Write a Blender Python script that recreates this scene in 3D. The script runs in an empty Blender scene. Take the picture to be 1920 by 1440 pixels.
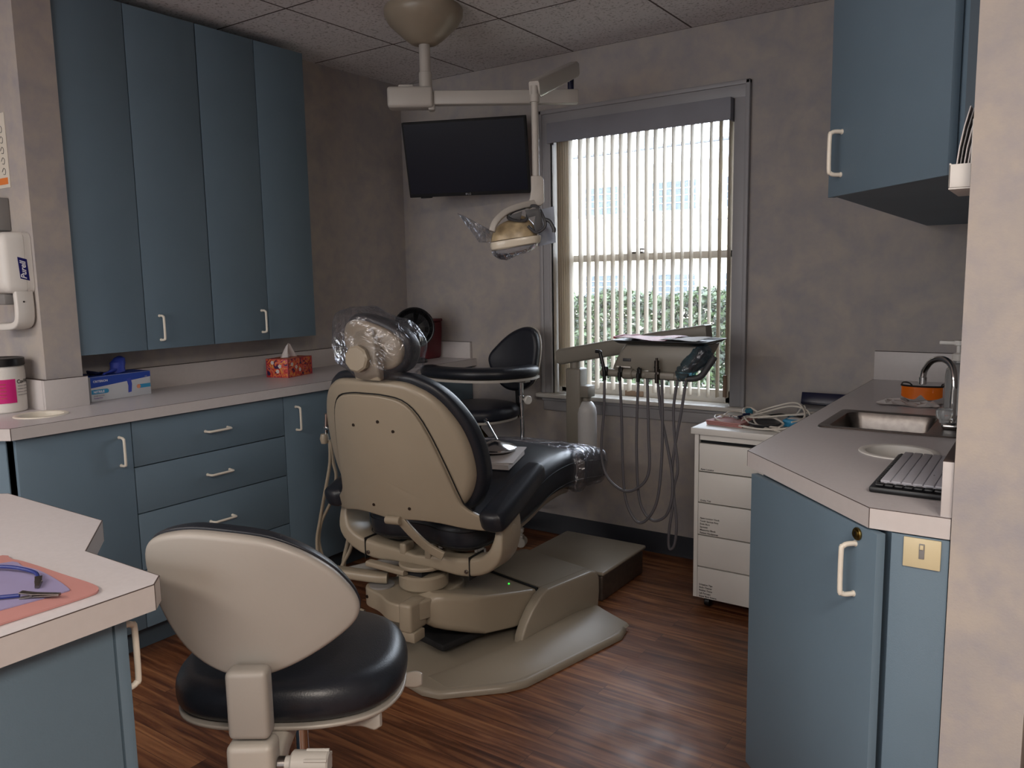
import bpy, bmesh, math, random
from mathutils import Matrix, Vector
from math import pi, sin, cos, radians as R

random.seed(7)
S = bpy.context.scene
COL = S.collection

# ------------------------------------------------------------------ camera
CAM = Vector((3.1701, -3.5391, 1.3468))
yaw, pit, rol = R(34.5421), R(-7.4392), R(-1.025)
F = Vector((-sin(yaw) * cos(pit), cos(yaw) * cos(pit), sin(pit)))
R0 = Vector((cos(yaw), sin(yaw), 0)); U0 = R0.cross(F)
RX = R0 * cos(rol) + U0 * sin(rol); UX = -R0 * sin(rol) + U0 * cos(rol)
cd = bpy.data.cameras.new('camera'); cam = bpy.data.objects.new('camera', cd); COL.objects.link(cam)
cam.matrix_world = Matrix(((RX.x, UX.x, -F.x, CAM.x), (RX.y, UX.y, -F.y, CAM.y), (RX.z, UX.z, -F.z, CAM.z), (0, 0, 0, 1)))
cd.sensor_width = 36.0; cd.lens = 36.0 * 1501.93 / 1920.0; cd.clip_start = 0.02; cd.clip_end = 300
S.camera = cam

# ------------------------------------------------------------------ world, daylight, exposure
S.view_settings.view_transform = 'Standard'; S.view_settings.look = 'None'
S.view_settings.gamma = 1.0; S.view_settings.use_curve_mapping = False
S.view_settings.exposure = 1.15
w = bpy.data.worlds.new('world'); S.world = w; w.use_nodes = True
nt = w.node_tree; bg = nt.nodes['Background']
bg.inputs[0].default_value = (0.80, 0.88, 1.0, 1); bg.inputs[1].default_value = 6.6
S.cycles.max_bounces = 10; S.cycles.diffuse_bounces = 6; S.cycles.glossy_bounces = 4
S.cycles.transparent_max_bounces = 24; S.cycles.transmission_bounces = 6
S.cycles.sample_clamp_indirect = 4.0; S.cycles.caustics_reflective = False; S.cycles.caustics_refractive = False

def area(name, loc, rot, sx, sy, power, col, portal=False):
    l = bpy.data.lights.new(name, 'AREA'); l.shape = 'RECTANGLE'; l.size = sx; l.size_y = sy
    l.energy = power; l.color = col
    o = bpy.data.objects.new(name, l); COL.objects.link(o); o.location = loc; o.rotation_euler = rot
    if portal: l.cycles.is_portal = True
    return o
area('window_portal', (1.47, 0.14, 1.44), (R(-90), 0, 0), 0.98, 1.36, 1, (1, 1, 1), True)
# the corridor's ceiling troffers, behind the photographer
for lx, ly, pw in ((0.4, -4.9, 21), (2.2, -4.9, 15), (4.05, -3.9, 29)):
    area('hall_lamp', (lx, ly, 2.40), (0, 0, 0), 1.1, 0.6, pw, (1.0, 0.90, 0.79))
# added area lamp, no window behind it: soft frontal fill that flattens contrast
area('corridor_fill', (1.6, -6.5, 1.45), (R(90), 0, 0), 3.6, 1.7, 30, (0.95, 0.97, 1.0))

# ------------------------------------------------------------------ materials
def lin(h):
    if isinstance(h, str):
        h = [int(h[i:i + 2], 16) / 255 for i in (0, 2, 4)]
    return tuple(((c / 12.92) if c <= 0.04045 else ((c + 0.055) / 1.055) ** 2.4) for c in h) + (1.0,)

def mat(name, col, rough=0.5, metal=0.0, spec=0.5, noise=0.0, nscale=8.0, bump=0.0, bscale=200.0, coat=0.0, alpha=1.0, trans=0.0, ior=1.45, emit=None, es=0, sheen=0):
    m = bpy.data.materials.new(name); m.use_nodes = True
    n = m.node_tree.nodes; l = m.node_tree.links; b = n['Principled BSDF']
    c = lin(col)
    b.inputs['Base Color'].default_value = c
    b.inputs['Roughness'].default_value = rough; b.inputs['Metallic'].default_value = metal
    b.inputs['Specular IOR Level'].default_value = spec; b.inputs['Coat Weight'].default_value = coat
    b.inputs['Alpha'].default_value = alpha; b.inputs['Transmission Weight'].default_value = trans; b.inputs['IOR'].default_value = ior
    if emit: b.inputs['Emission Color'].default_value = lin(emit); b.inputs['Emission Strength'].default_value = es
    tc = n.new('ShaderNodeTexCoord')
    if noise > 0:
        t = n.new('ShaderNodeTexNoise'); t.inputs['Scale'].default_value = nscale; t.inputs['Detail'].default_value = 6
        l.new(tc.outputs['Object'], t.inputs['Vector'])
        r = n.new('ShaderNodeValToRGB')
        r.color_ramp.elements[0].position = 0.3; r.color_ramp.elements[1].position = 0.7
        r.color_ramp.elements[0].color = tuple(x * (1 - noise) for x in c[:3]) + (1,)
        r.color_ramp.elements[1].color = tuple(min(1, x * (1 + noise)) for x in c[:3]) + (1,)
        l.new(t.outputs[0], r.inputs[0]); l.new(r.outputs[0], b.inputs['Base Color'])
    if bump > 0:
        t = n.new('ShaderNodeTexNoise'); t.inputs['Scale'].default_value = bscale; t.inputs['Detail'].default_value = 3
        l.new(tc.outputs['Object'], t.inputs['Vector'])
        bp = n.new('ShaderNodeBump'); bp.inputs['Strength'].default_value = bump; bp.inputs['Distance'].default_value = 0.002
        l.new(t.outputs[0], bp.inputs['Height']); l.new(bp.outputs[0], b.inputs['Normal'])
    return m

M = {}
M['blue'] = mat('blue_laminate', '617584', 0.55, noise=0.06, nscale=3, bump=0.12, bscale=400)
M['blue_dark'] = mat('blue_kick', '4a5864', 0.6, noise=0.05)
M['gap'] = mat('dark_gap', '14161a', 0.8)
M['counter'] = mat('grey_laminate', 'c4c0c3', 0.33, noise=0.03, nscale=120)
M['counter_edge'] = mat('pale_laminate_edge', 'bfbab9', 0.4, noise=0.02, nscale=60)
M['line'] = mat('brown_laminate_seam', '4a3f3c', 0.6)
M['cream'] = mat('cream_plastic', 'd8d2c6', 0.35, noise=0.02)
M['chair'] = mat('taupe_enamel', '918777', 0.33, noise=0.03, nscale=4, bump=0.02, bscale=600)
M['chair_base'] = mat('taupe_enamel_base', '8a8275', 0.36, noise=0.05, nscale=5, bump=0.05, bscale=500)
M['deliv'] = mat('grey_beige_enamel', '7b776f', 0.4, noise=0.03)
M['vinyl'] = mat('black_vinyl', '1d2027', 0.36, noise=0.1, nscale=30, bump=0.15, bscale=300)
M['vinyl2'] = mat('navy_black_vinyl', '1b1e28', 0.42, noise=0.1, nscale=30, bump=0.1, bscale=300)
M['stitch'] = mat('stitching', '0c0d10', 0.7)
M['stool_shell'] = mat('grey_shell', '8f8a84', 0.42, noise=0.03, nscale=6, bump=0.06, bscale=150)
M['putty'] = mat('putty_metal', 'a29c94', 0.35, noise=0.02)
M['offwhite'] = mat('off_white', 'a8a49e', 0.4, noise=0.02)
M['white'] = mat('white_plastic', 'd4d2ce', 0.4, noise=0.02)
M['trim'] = mat('grey_painted_trim', '9a999c', 0.45, noise=0.03)
M['trimw'] = mat('pale_painted_trim', 'cbc7c1', 0.45, noise=0.03)
M['vane'] = mat('blind_vane', 'd2c8b8', 0.6, noise=0.03)
_n = M['vane'].node_tree.nodes; _l = M['vane'].node_tree.links; _t = _n.new('ShaderNodeBsdfTranslucent'); _t.inputs[0].default_value = lin('d8c8b0'); _m = _n.new('ShaderNodeMixShader'); _m.inputs[0].default_value = 0.10
_l.new(_n['Principled BSDF'].outputs[0], _m.inputs[1]); _l.new(_t.outputs[0], _m.inputs[2]); _l.new(_m.outputs[0], _n['Material Output'].inputs[0])
M['valance'] = mat('valance_grey', '85868e', 0.6, noise=0.05)
M['chrome'] = mat('chrome', 'c8c8c8', 0.12, 1.0)
M['steel'] = mat('brushed_steel', '76716e', 0.32, 1.0, noise=0.12, nscale=60)
M['dsteel'] = mat('dark_steel', '4b4541', 0.35, 1.0, noise=0.2, nscale=40)
M['boxmetal'] = mat('brown_brushed_metal', '5f5650', 0.42, 0.6, noise=0.15, nscale=40)
M['brass'] = mat('aged_brass', '7d6c40', 0.3, 1.0)
M['black'] = mat('black_plastic', '0d0e11', 0.35)
M['bmatte'] = mat('black_matte', '101114', 0.7)
M['screen'] = mat('tv_screen', '0a1020', 0.3, spec=0.2)
M['grey'] = mat('mid_grey_plastic', '7d7c7c', 0.45)
M['dgrey'] = mat('dark_grey_plastic', '3a3b3e', 0.45)
M['hose'] = mat('grey_hose', '58575c', 0.45)
M['base_rubber'] = mat('navy_cove_base', '23262f', 0.5)
M['kbkeys'] = mat('keyboard_keys', '17181b', 0.4)
M['kbcover'] = mat('keyboard_cover', 'a9a9b2', 0.45)
M['ivory'] = mat('ivory_switch', 'c9bd9b', 0.4)
M['tan'] = mat('tan_strap', '8a7462', 0.6)
M['pink'] = mat('pink_paper', 'b07d79', 0.7, noise=0.04)
M['lav'] = mat('lavender_paper', '8b84a8', 0.7, noise=0.05)
M['red'] = mat('red_plastic', '9c3a48', 0.5)
M['dred'] = mat('sharps_red', '5e2229', 0.45, noise=0.05)
M['bluecord'] = mat('blue_cord', '1b2a6b', 0.4)
M['glove'] = mat('blue_nitrile', '3446a6', 0.5, noise=0.12, nscale=40)
M['boxblue'] = mat('box_blue', '1c3f9a', 0.5)
M['boxteal'] = mat('box_teal', '2f88b4', 0.5)
M['boxwhite'] = mat('box_white', 'bcc0c6', 0.5)
M['boxorange'] = mat('box_orange', 'd08a68', 0.5)
M['logo'] = mat('logo_navy', '1a1a66', 0.4)
M['paperw'] = mat('white_paper', 'ccc8c8', 0.7, noise=0.04, nscale=20)
M['orange'] = mat('orange_lens', 'd0660e', 0.15, alpha=0.85)
M['magenta'] = mat('magenta_label', 'c22075', 0.5)
M['text'] = mat('text_dark', '222222', 0.7)
M['textw'] = mat('text_white', 'e6e6ee', 0.5)
M['textg'] = mat('text_grey', '8a8a90', 0.6)
M['textp'] = mat('text_purple', '7a5aa0', 0.6)
M['teal'] = mat('teal_plastic', '2f6f86', 0.3)
M['navy'] = mat('navy_plastic', '151935', 0.3)
M['tubew'] = mat('white_cable', 'cfc9c0', 0.4)
M['warm'] = mat('lamp_reflector', 'a39274', 0.3, noise=0.35, nscale=30)
M['lampshell'] = mat('lamp_shell', 'cdc5b4', 0.25, coat=0.3)
M['led'] = mat('green_led', '20ff30', 0.4, emit='30ff40', es=1.2)
M['orangelab'] = mat('poster_orange', 'd97a38', 0.6)
M['poster'] = mat('poster_paper', 'cfcabf', 0.6)
M['bottle'] = mat('milky_bottle', 'd9dadc', 0.4, noise=0.03, trans=0.35)
M['soap'] = mat('clear_soap_bottle', 'dfe2e4', 0.15, trans=0.75)
M['facade'] = mat('cream_siding', 'e8e0c6', 0.8, noise=0.02)
M['eave'] = mat('white_eave', 'f0f0f0', 0.7)
M['pane'] = mat('far_window_pane', '5d656b', 0.9, spec=0.0)
M['wire'] = mat('utility_wire', '6c7078', 0.7)
M['soil'] = mat('planting_soil', '5d5548', 0.9, noise=0.3, nscale=6)

def film(name, tint, amount, rough=0.1, milk=0.15):
    """thin clear plastic: mostly see-through with glossy wrinkles"""
    m = bpy.data.materials.new(name); m.use_nodes = True
    n = m.node_tree.nodes; l = m.node_tree.links; n.clear()
    out = n.new('ShaderNodeOutputMaterial'); tr = n.new('ShaderNodeBsdfTransparent'); tr.inputs[0].default_value = lin(tint)
    gl = n.new('ShaderNodeBsdfGlossy'); gl.inputs['Roughness'].default_value = rough; gl.inputs[0].default_value = (0.9, 0.9, 0.95, 1)
    df = n.new('ShaderNodeBsdfDiffuse'); df.inputs[0].default_value = (0.7, 0.7, 0.75, 1)
    fr = n.new('ShaderNodeLayerWeight'); fr.inputs[0].default_value = 0.35
    mu = n.new('ShaderNodeMath'); mu.operation = 'MULTIPLY_ADD'; mu.inputs[1].default_value = amount; mu.inputs[2].default_value = 0.05
    m1 = n.new('ShaderNodeMixShader'); m2 = n.new('ShaderNodeMixShader'); m2.inputs[0].default_value = milk
    tc = n.new('ShaderNodeTexCoord'); nz = n.new('ShaderNodeTexNoise'); nz.inputs['Scale'].default_value = 14; nz.inputs['Detail'].default_value = 3; nz.inputs['Distortion'].default_value = 1.5
    bp = n.new('ShaderNodeBump'); bp.inputs['Strength'].default_value = 0.9; bp.inputs['Distance'].default_value = 0.02
    l.new(tc.outputs['Object'], nz.inputs['Vector']); l.new(nz.outputs[0], bp.inputs['Height']); l.new(bp.outputs[0], gl.inputs['Normal'])
    l.new(fr.outputs['Fresnel'], mu.inputs[0]); l.new(mu.outputs[0], m1.inputs[0])
    l.new(tr.outputs[0], m2.inputs[1]); l.new(df.outputs[0], m2.inputs[2])
    l.new(m2.outputs[0], m1.inputs[1]); l.new(gl.outputs[0], m1.inputs[2]); l.new(m1.outputs[0], out.inputs[0])
    return m
M['film'] = film('clear_plastic_film', 'f6f6f8', 0.42, 0.16, 0.03)
M['bluefilm'] = film('blue_tinted_film', '8fb8c8', 0.35, 0.15, 0.04)
M['shieldfilm'] = film('clear_light_shield', 'e8eaec', 0.7, 0.1, 0.16)
M['glass'] = film('window_glass', 'fbfcfc', 0.5, 0.02, 0.0)

# wallpaper: mottled sponge pattern
def wallpaper():
    m = bpy.data.materials.new('mottled_wallpaper'); m.use_nodes = True
    n = m.node_tree.nodes; l = m.node_tree.links; b = n['Principled BSDF']; b.inputs['Roughness'].default_value = 0.75
    b.inputs['Specular IOR Level'].default_value = 0.25
    tc = n.new('ShaderNodeTexCoord')
    a = n.new('ShaderNodeTexNoise'); a.inputs['Scale'].default_value = 5.5; a.inputs['Detail'].default_value = 5; a.inputs['Distortion'].default_value = 0.8
    c = n.new('ShaderNodeTexNoise'); c.inputs['Scale'].default_value = 17; c.inputs['Detail'].default_value = 6; c.inputs['Roughness'].default_value = 0.65
    l.new(tc.outputs['Object'], a.inputs['Vector']); l.new(tc.outputs['Object'], c.inputs['Vector'])
    r1 = n.new('ShaderNodeValToRGB'); e = r1.color_ramp.elements
    e[0].position = 0.36; e[0].color = lin('989597'); e[1].position = 0.62; e[1].color = lin('ada59e')
    r2 = n.new('ShaderNodeValToRGB'); e = r2.color_ramp.elements
    e[0].position = 0.33; e[0].color = lin('97949a'); e[1].position = 0.6; e[1].color = lin('aca49c')
    l.new(a.outputs[0], r1.inputs[0]); l.new(c.outputs[0], r2.inputs[0])
    mx = n.new('ShaderNodeMix'); mx.data_type = 'RGBA'; mx.inputs[0].default_value = 0.45
    l.new(r1.outputs[0], mx.inputs[6]); l.new(r2.outputs[0], mx.inputs[7]); l.new(mx.outputs[2], b.inputs['Base Color'])
    f = n.new('ShaderNodeTexNoise'); f.inputs['Scale'].default_value = 260; l.new(tc.outputs['Object'], f.inputs['Vector'])
    bp = n.new('ShaderNodeBump'); bp.inputs['Strength'].default_value = 0.12; bp.inputs['Distance'].default_value = 0.002
    l.new(f.outputs[0], bp.inputs['Height']); l.new(bp.outputs[0], b.inputs['Normal'])
    return m
M['wall'] = wallpaper()

def math_node(n, l, op, a, b=None):
    k = n.new('ShaderNodeMath'); k.operation = op
    for i, v in enumerate((a, b)):
        if v is None: continue
        if isinstance(v, (int, float)): k.inputs[i].default_value = v
        else: l.new(v, k.inputs[i])
    return k.outputs[0]

def ceiling_mat():
    m = bpy.data.materials.new('acoustic_ceiling_tile'); m.use_nodes = True
    n = m.node_tree.nodes; l = m.node_tree.links; b = n['Principled BSDF']; b.inputs['Roughness'].default_value = 0.9
    tc = n.new('ShaderNodeTexCoord'); sp = n.new('ShaderNodeSeparateXYZ'); l.new(tc.outputs['Object'], sp.inputs[0])
    nz = n.new('ShaderNodeTexNoise'); nz.inputs['Scale'].default_value = 90; nz.inputs['Detail'].default_value = 5; l.new(tc.outputs['Object'], nz.inputs['Vector'])
    r = n.new('ShaderNodeValToRGB'); e = r.color_ramp.elements
    e[0].position = 0.32; e[0].color = lin('a3a1a1'); e[1].position = 0.46; e[1].color = lin('dcdadb')
    l.new(nz.outputs[0], r.inputs[0])
    def grid(out, off, step):
        x = math_node(n, l, 'SUBTRACT', out, off - step * 40 + step / 2)
        x = math_node(n, l, 'MODULO', x, step)
        x = math_node(n, l, 'SUBTRACT', x, step / 2)
        x = math_node(n, l, 'ABSOLUTE', x)
        return x
    gx = grid(sp.outputs[0], 0.527, 0.605); gy = grid(sp.outputs[1], -0.626, 0.626)
    d = math_node(n, l, 'MINIMUM', gx, gy)
    isl = math_node(n, l, 'LESS_THAN', d, 0.0045)
    mx = n.new('ShaderNodeMix'); mx.data_type = 'RGBA'; l.new(isl, mx.inputs[0]); l.new(r.outputs[0], mx.inputs[6]); mx.inputs[7].default_value = lin('554c49')
    l.new(mx.outputs[2], b.inputs['Base Color'])
    bp = n.new('ShaderNodeBump'); bp.inputs['Strength'].default_value = 0.25; bp.inputs['Distance'].default_value = 0.003
    l.new(nz.outputs[0], bp.inputs['Height']); l.new(bp.outputs[0], b.inputs['Normal'])
    return m
M['ceiling'] = ceiling_mat()

def floor_mat():
    m = bpy.data.materials.new('wood_plank_vinyl'); m.use_nodes = True
    n = m.node_tree.nodes; l = m.node_tree.links; b = n['Principled BSDF']
    tc = n.new('ShaderNodeTexCoord')
    br = n.new('ShaderNodeTexBrick'); br.offset = 0.37; br.inputs['Scale'].default_value = 1.0
    br.inputs['Brick Width'].default_value = 1.22; br.inputs['Row Height'].default_value = 0.076
    br.inputs['Mortar Size'].default_value = 0.0006; br.inputs['Color1'].default_value = (0.1, 0.1, 0.1, 1); br.inputs['Color2'].default_value = (0.9, 0.9, 0.9, 1)
    br.inputs['Mortar'].default_value = (0.5, 0.5, 0.5, 1); br.inputs['Bias'].default_value = 0.0
    l.new(tc.outputs['Object'], br.inputs['Vector'])
    mp = n.new('ShaderNodeMapping'); mp.inputs['Scale'].default_value = (1.6, 26, 1); l.new(tc.outputs['Object'], mp.inputs[0])
    ad = n.new('ShaderNodeVectorMath'); ad.operation = 'ADD'; l.new(mp.outputs[0], ad.inputs[0])
    sc = n.new('ShaderNodeVectorMath'); sc.operation = 'SCALE'; sc.inputs['Scale'].default_value = 9.0; l.new(br.outputs['Color'], sc.inputs[0]); l.new(sc.outputs[0], ad.inputs[1])
    g = n.new('ShaderNodeTexNoise'); g.inputs['Scale'].default_value = 1.5; g.inputs['Detail'].default_value = 8; g.inputs['Distortion'].default_value = 0.9; l.new(ad.outputs[0], g.inputs['Vector'])
    r = n.new('ShaderNodeValToRGB'); e = r.color_ramp.elements
    e[0].position = 0.33; e[0].color = lin('54301f'); e[1].position = 0.72; e[1].color = lin('ab7850')
    k = r.color_ramp.elements.new(0.5); k.color = lin('805236')
    l.new(g.outputs[0], r.inputs[0])
    hs = n.new('ShaderNodeMix'); hs.data_type = 'RGBA'; hs.blend_type = 'MULTIPLY'; hs.inputs[0].default_value = 0.55
    r3 = n.new('ShaderNodeValToRGB'); e = r3.color_ramp.elements; e[0].color = lin('8c7a76'); e[1].color = (1, 1, 1, 1)
    l.new(br.outputs['Color'], r3.inputs[0]); l.new(r.outputs[0], hs.inputs[6]); l.new(r3.outputs[0], hs.inputs[7])
    m2 = n.new('ShaderNodeMix'); m2.data_type = 'RGBA'; l.new(br.outputs['Fac'], m2.inputs[0]); l.new(hs.outputs[2], m2.inputs[6]); m2.inputs[7].default_value = lin('2c1a14')
    l.new(m2.outputs[2], b.inputs['Base Color'])
    sn = n.new('ShaderNodeTexNoise'); sn.inputs['Scale'].default_value = 9; sn.inputs['Detail'].default_value = 8; l.new(tc.outputs['Object'], sn.inputs['Vector'])
    rr = n.new('ShaderNodeMapRange'); rr.inputs[1].default_value = 0.3; rr.inputs[2].default_value = 0.7; rr.inputs[3].default_value = 0.30; rr.inputs[4].default_value = 0.48
    l.new(sn.outputs[0], rr.inputs[0]); l.new(rr.outputs[0], b.inputs['Roughness'])
    bn = n.new('ShaderNodeTexNoise'); bn.inputs['Scale'].default_value = 350; bn.inputs['Detail'].default_value = 2; l.new(tc.outputs['Object'], bn.inputs['Vector'])
    bp = n.new('ShaderNodeBump'); bp.inputs['Strength'].default_value = 0.25; bp.inputs['Distance'].default_value = 0.001
    l.new(bn.outputs[0], bp.inputs['Height']); l.new(bp.outputs[0], b.inputs['Normal'])
    return m
M['floor'] = floor_mat()

def leaf_mat():
    m = bpy.data.materials.new('hedge_leaf'); m.use_nodes = True
    n = m.node_tree.nodes; l = m.node_tree.links; b = n['Principled BSDF']; b.inputs['Roughness'].default_value = 0.35
    tc = n.new('ShaderNodeTexCoord'); t = n.new('ShaderNodeTexNoise'); t.inputs['Scale'].default_value = 9; t.inputs['Detail'].default_value = 5
    l.new(tc.outputs['Object'], t.inputs['Vector']); r = n.new('ShaderNodeValToRGB'); e = r.color_ramp.elements
    e[0].position = 0.35; e[0].color = lin('1d2b1c'); e[1].position = 0.68; e[1].color = lin('4d6238')
    l.new(t.outputs[0], r.inputs[0]); l.new(r.outputs[0], b.inputs['Base Color'])
    return m
M['leaf'] = leaf_mat()

def floral():
    m = bpy.data.materials.new('floral_tissue_box'); m.use_nodes = True
    n = m.node_tree.nodes; l = m.node_tree.links; b = n['Principled BSDF']; b.inputs['Roughness'].default_value = 0.45
    tc = n.new('ShaderNodeTexCoord'); t = n.new('ShaderNodeTexNoise'); t.inputs['Scale'].default_value = 24; t.inputs['Detail'].default_value = 0.5; t.inputs['Distortion'].default_value = 2.5
    l.new(tc.outputs['Object'], t.inputs['Vector']); r = n.new('ShaderNodeValToRGB'); r.color_ramp.interpolation = 'CONSTANT'
    stops = [(0, '2b1a45'), (0.36, 'a8302c'), (0.44, 'c4453a'), (0.52, 'c9703a'), (0.59, 'd8a040'), (0.64, 'b8405e'), (0.74, '3a2050')]
    e = r.color_ramp.elements; e[0].position = 0; e[0].color = lin(stops[0][1]); e[1].position = stops[1][0]; e[1].color = lin(stops[1][1])
    for p_, c_ in stops[2:]:
        k = e.new(p_); k.color = lin(c_)
    l.new(t.outputs[0], r.inputs[0]); l.new(r.outputs[0], b.inputs['Base Color'])
    return m
M['floral'] = floral()

# ------------------------------------------------------------------ mesh helpers
class MB:
    def __init__(s): s.v = []; s.f = []; s.m = []; s.mats = []
    def _mi(s, m):
        if m not in s.mats: s.mats.append(m)
        return s.mats.index(m)
    def raw(s, verts, faces, m=None):
        o = len(s.v); s.v += [Vector(x) for x in verts]; s.f += [[i + o for i in f] for f in faces]
        s.m += [s._mi(m)] * len(faces); return s
    def bm(s, b, m=None):
        b.verts.index_update(); s.raw([x.co.copy() for x in b.verts], [[x.index for x in f.verts] for f in b.faces], m); b.free(); return s
    def box(s, a, b, bev=0.0, m=None, seg=2, T=None):
        k = bmesh.new(); bmesh.ops.create_cube(k, size=1)
        c = [(a[i] + b[i]) / 2 for i in range(3)]; d = [abs(b[i] - a[i]) for i in range(3)]
        for x in k.verts: x.co = Vector((x.co.x * d[0] + c[0], x.co.y * d[1] + c[1], x.co.z * d[2] + c[2]))
        if bev > 0: bmesh.ops.bevel(k, geom=list(k.edges), offset=min(bev, min(d) * 0.49), segments=seg, affect='EDGES', profile=0.5)
        if T is not None: bmesh.ops.transform(k, matrix=T, verts=k.verts)
        return s.bm(k, m)
    def prism(s, poly, z0, z1, bev=0.0, m=None, T=None, seg=2):
        k = bmesh.new(); vs = [k.verts.new((x, y, z0)) for x, y in poly]; f = k.faces.new(vs)
        r = bmesh.ops.extrude_face_region(k, geom=[f]); bmesh.ops.translate(k, vec=(0, 0, z1 - z0), verts=[g for g in r['geom'] if isinstance(g, bmesh.types.BMVert)])
        bmesh.ops.recalc_face_normals(k, faces=k.faces)
        if bev > 0: bmesh.ops.bevel(k, geom=list(k.edges), offset=bev, segments=seg, affect='EDGES', profile=0.5)
        if T is not None: bmesh.ops.transform(k, matrix=T, verts=k.verts)
        return s.bm(k, m)
    def cyl(s, p0, p1, r0, r1=None, n=24, m=None, bev=0.0):
        p0 = Vector(p0); p1 = Vector(p1); r1 = r0 if r1 is None else r1
        L = (p1 - p0).length
        pr = [(0, 0), (r0 - bev, 0), (r0, bev), (r1, L - bev), (r1 - bev, L), (0, L)] if bev > 0 else [(0, 0), (r0, 0), (r1, L), (0, L)]
        return s.lathe(pr, p0, p1 - p0, n, m)
    def lathe(s, prof, org, axis=(0, 0, 1), n=32, m=None, sx=1.0, up=None):
        q = Vector(axis).normalized().to_track_quat('Z', 'Y').to_matrix(); org = Vector(org)
        vs = []; fs = []
        for r, z in prof:
            for i in range(n):
                a = 2 * pi * i / n; vs.append(org + q @ Vector((r * cos(a) * sx, r * sin(a), z)))
        for j in range(len(prof) - 1):
            for i in range(n):
                a = j * n + i; b = j * n + (i + 1) % n
                fs.append([a, b, b + n, a + n])
        k = bmesh.new(); V = [k.verts.new(x) for x in vs]
        for f in fs: k.faces.new([V[i] for i in f])
        bmesh.ops.remove_doubles(k, verts=k.verts, dist=1e-6)
        bmesh.ops.recalc_face_normals(k, faces=k.faces)
        return s.bm(k, m)
    def tube(s, pts, r, n=10, m=None, closed=False, res=6, sm=True, flat=1.0):
        pts = [Vector(p) for p in pts]
        if sm and len(pts) > 2:
            out = []
            N = len(pts)
            for i in range(N if closed else N - 1):
                g = (lambda k: pts[k % N]) if closed else (lambda k: pts[max(0, min(N - 1, k))])
                a, b, c, d = g(i - 1), g(i), g(i + 1), g(i + 2)
                for t in range(res):
                    t = t / res
                    out.append(0.5 * ((2 * b) + (c - a) * t + (2 * a - 5 * b + 4 * c - d) * t * t + (3 * b - a - 3 * c + d) * t ** 3))
            if not closed: out.append(pts[-1])
            pts = out
        N = len(pts); vs = []; prev = None
        for i in range(N):
            if closed: t = pts[(i + 1) % N] - pts[i - 1]
            else: t = pts[min(N - 1, i + 1)] - pts[max(0, i - 1)]
            t.normalize()
            if prev is None: u = t.orthogonal().normalized()
            else:
                u = prev - t * prev.dot(t)
                u = u.normalized() if u.length > 1e-6 else t.orthogonal().normalized()
            prev = u; w_ = t.cross(u)
            rr = r[min(len(r) - 1, int(i / max(1, N - 1) * (len(r) - 1) + 0.5))] if isinstance(r, (list, tuple)) else r
            for k in range(n):
                a = 2 * pi * k / n; vs.append(pts[i] + u * (rr * cos(a)) + w_ * (rr * sin(a) * flat))
        fs = []
        for i in range(N if closed else N - 1):
            j = (i + 1) % N
            for k in range(n):
                fs.append([i * n + k, i * n + (k + 1) % n, j * n + (k + 1) % n, j * n + k])
        if not closed: fs += [list(range(n))[::-1], [(N - 1) * n + k for k in range(n)]]
        return s.raw(vs, fs, m)
    def loft(s, rings, cap=True, m=None):
        n = len(rings[0]); vs = [p for r in rings for p in r]; fs = []
        for j in range(len(rings) - 1):
            for i in range(n):
                a = j * n + i; b = j * n + (i + 1) % n; fs.append([a, b, b + n, a + n])
        if cap: fs += [list(range(n))[::-1], [(len(rings) - 1) * n + i for i in range(n)]]
        return s.raw(vs, fs, m)
    def sheet(s, grid, m=None):
        R_, C_ = len(grid), len(grid[0]); vs = [p for r in grid for p in r]
        fs = [[j * C_ + i, j * C_ + i + 1, (j + 1) * C_ + i + 1, (j + 1) * C_ + i] for j in range(R_ - 1) for i in range(C_ - 1)]
        return s.raw(vs, fs, m)
    def pad(s, outline, h0, h1, r0=0.01, r1=0.01, crown=0.0, fn=None, m=None, res=5, sm=True, inner=5):
        """a slab over a smooth closed 2-D outline, with rounded rims and a crowned top; fn(x, y, h) -> 3-D"""
        pts = smooth2(outline, res) if sm else [Vector(p) for p in outline]
        n = len(pts); A = sum(pts[i].x * pts[(i + 1) % n].y - pts[(i + 1) % n].x * pts[i].y for i in range(n))
        if A < 0: pts = pts[::-1]
        nr = []
        for i in range(n):
            t = (pts[(i + 1) % n] - pts[i - 1]); nr.append(Vector((t.y, -t.x)).normalized() if t.length > 0 else Vector((0, 0)))
        c = sum(pts, Vector((0, 0))) / n
        rings = []
        def ring(ins, h): rings.append([(pts[i] - nr[i] * ins, h) for i in range(n)])
        def cent(base, k, h): rings.append([(p + (c - p) * k, h) for p, _ in base])
        K = 5
        b0 = [(pts[i] - nr[i] * r0, h0) for i in range(n)]
        for k in range(inner, 0, -1): cent(b0, k / (inner + 0.3), h0)
        for k in range(K + 1):
            a = pi / 2 * k / K; ring(r0 * (1 - sin(a)), h0 + r0 * (1 - cos(a)))
        for k in range(K + 1):
            a = pi / 2 * k / K; ring(r1 * (1 - cos(a)), h1 - r1 + r1 * sin(a))
        b1 = rings[-1]
        for k in range(1, inner + 1):
            t = k / (inner + 0.3); cent(b1, t, h1 + crown * (1 - (1 - t) ** 2))
        fn = fn or (lambda x, y, h: Vector((x, y, h)))
        R3 = [[Vector(fn(p.x, p.y, h)) for p, h in r] for r in rings]
        k = bmesh.new(); V = [[k.verts.new(p) for p in r] for r in R3]
        for j in range(len(V) - 1):
            for i in range(n):
                k.faces.new([V[j][i], V[j][(i + 1) % n], V[j + 1][(i + 1) % n], V[j + 1][i]])
        k.faces.new(V[0][::-1]); k.faces.new(V[-1])
        bmesh.ops.recalc_face_normals(k, faces=k.faces)
        return s.bm(k, m)
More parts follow.
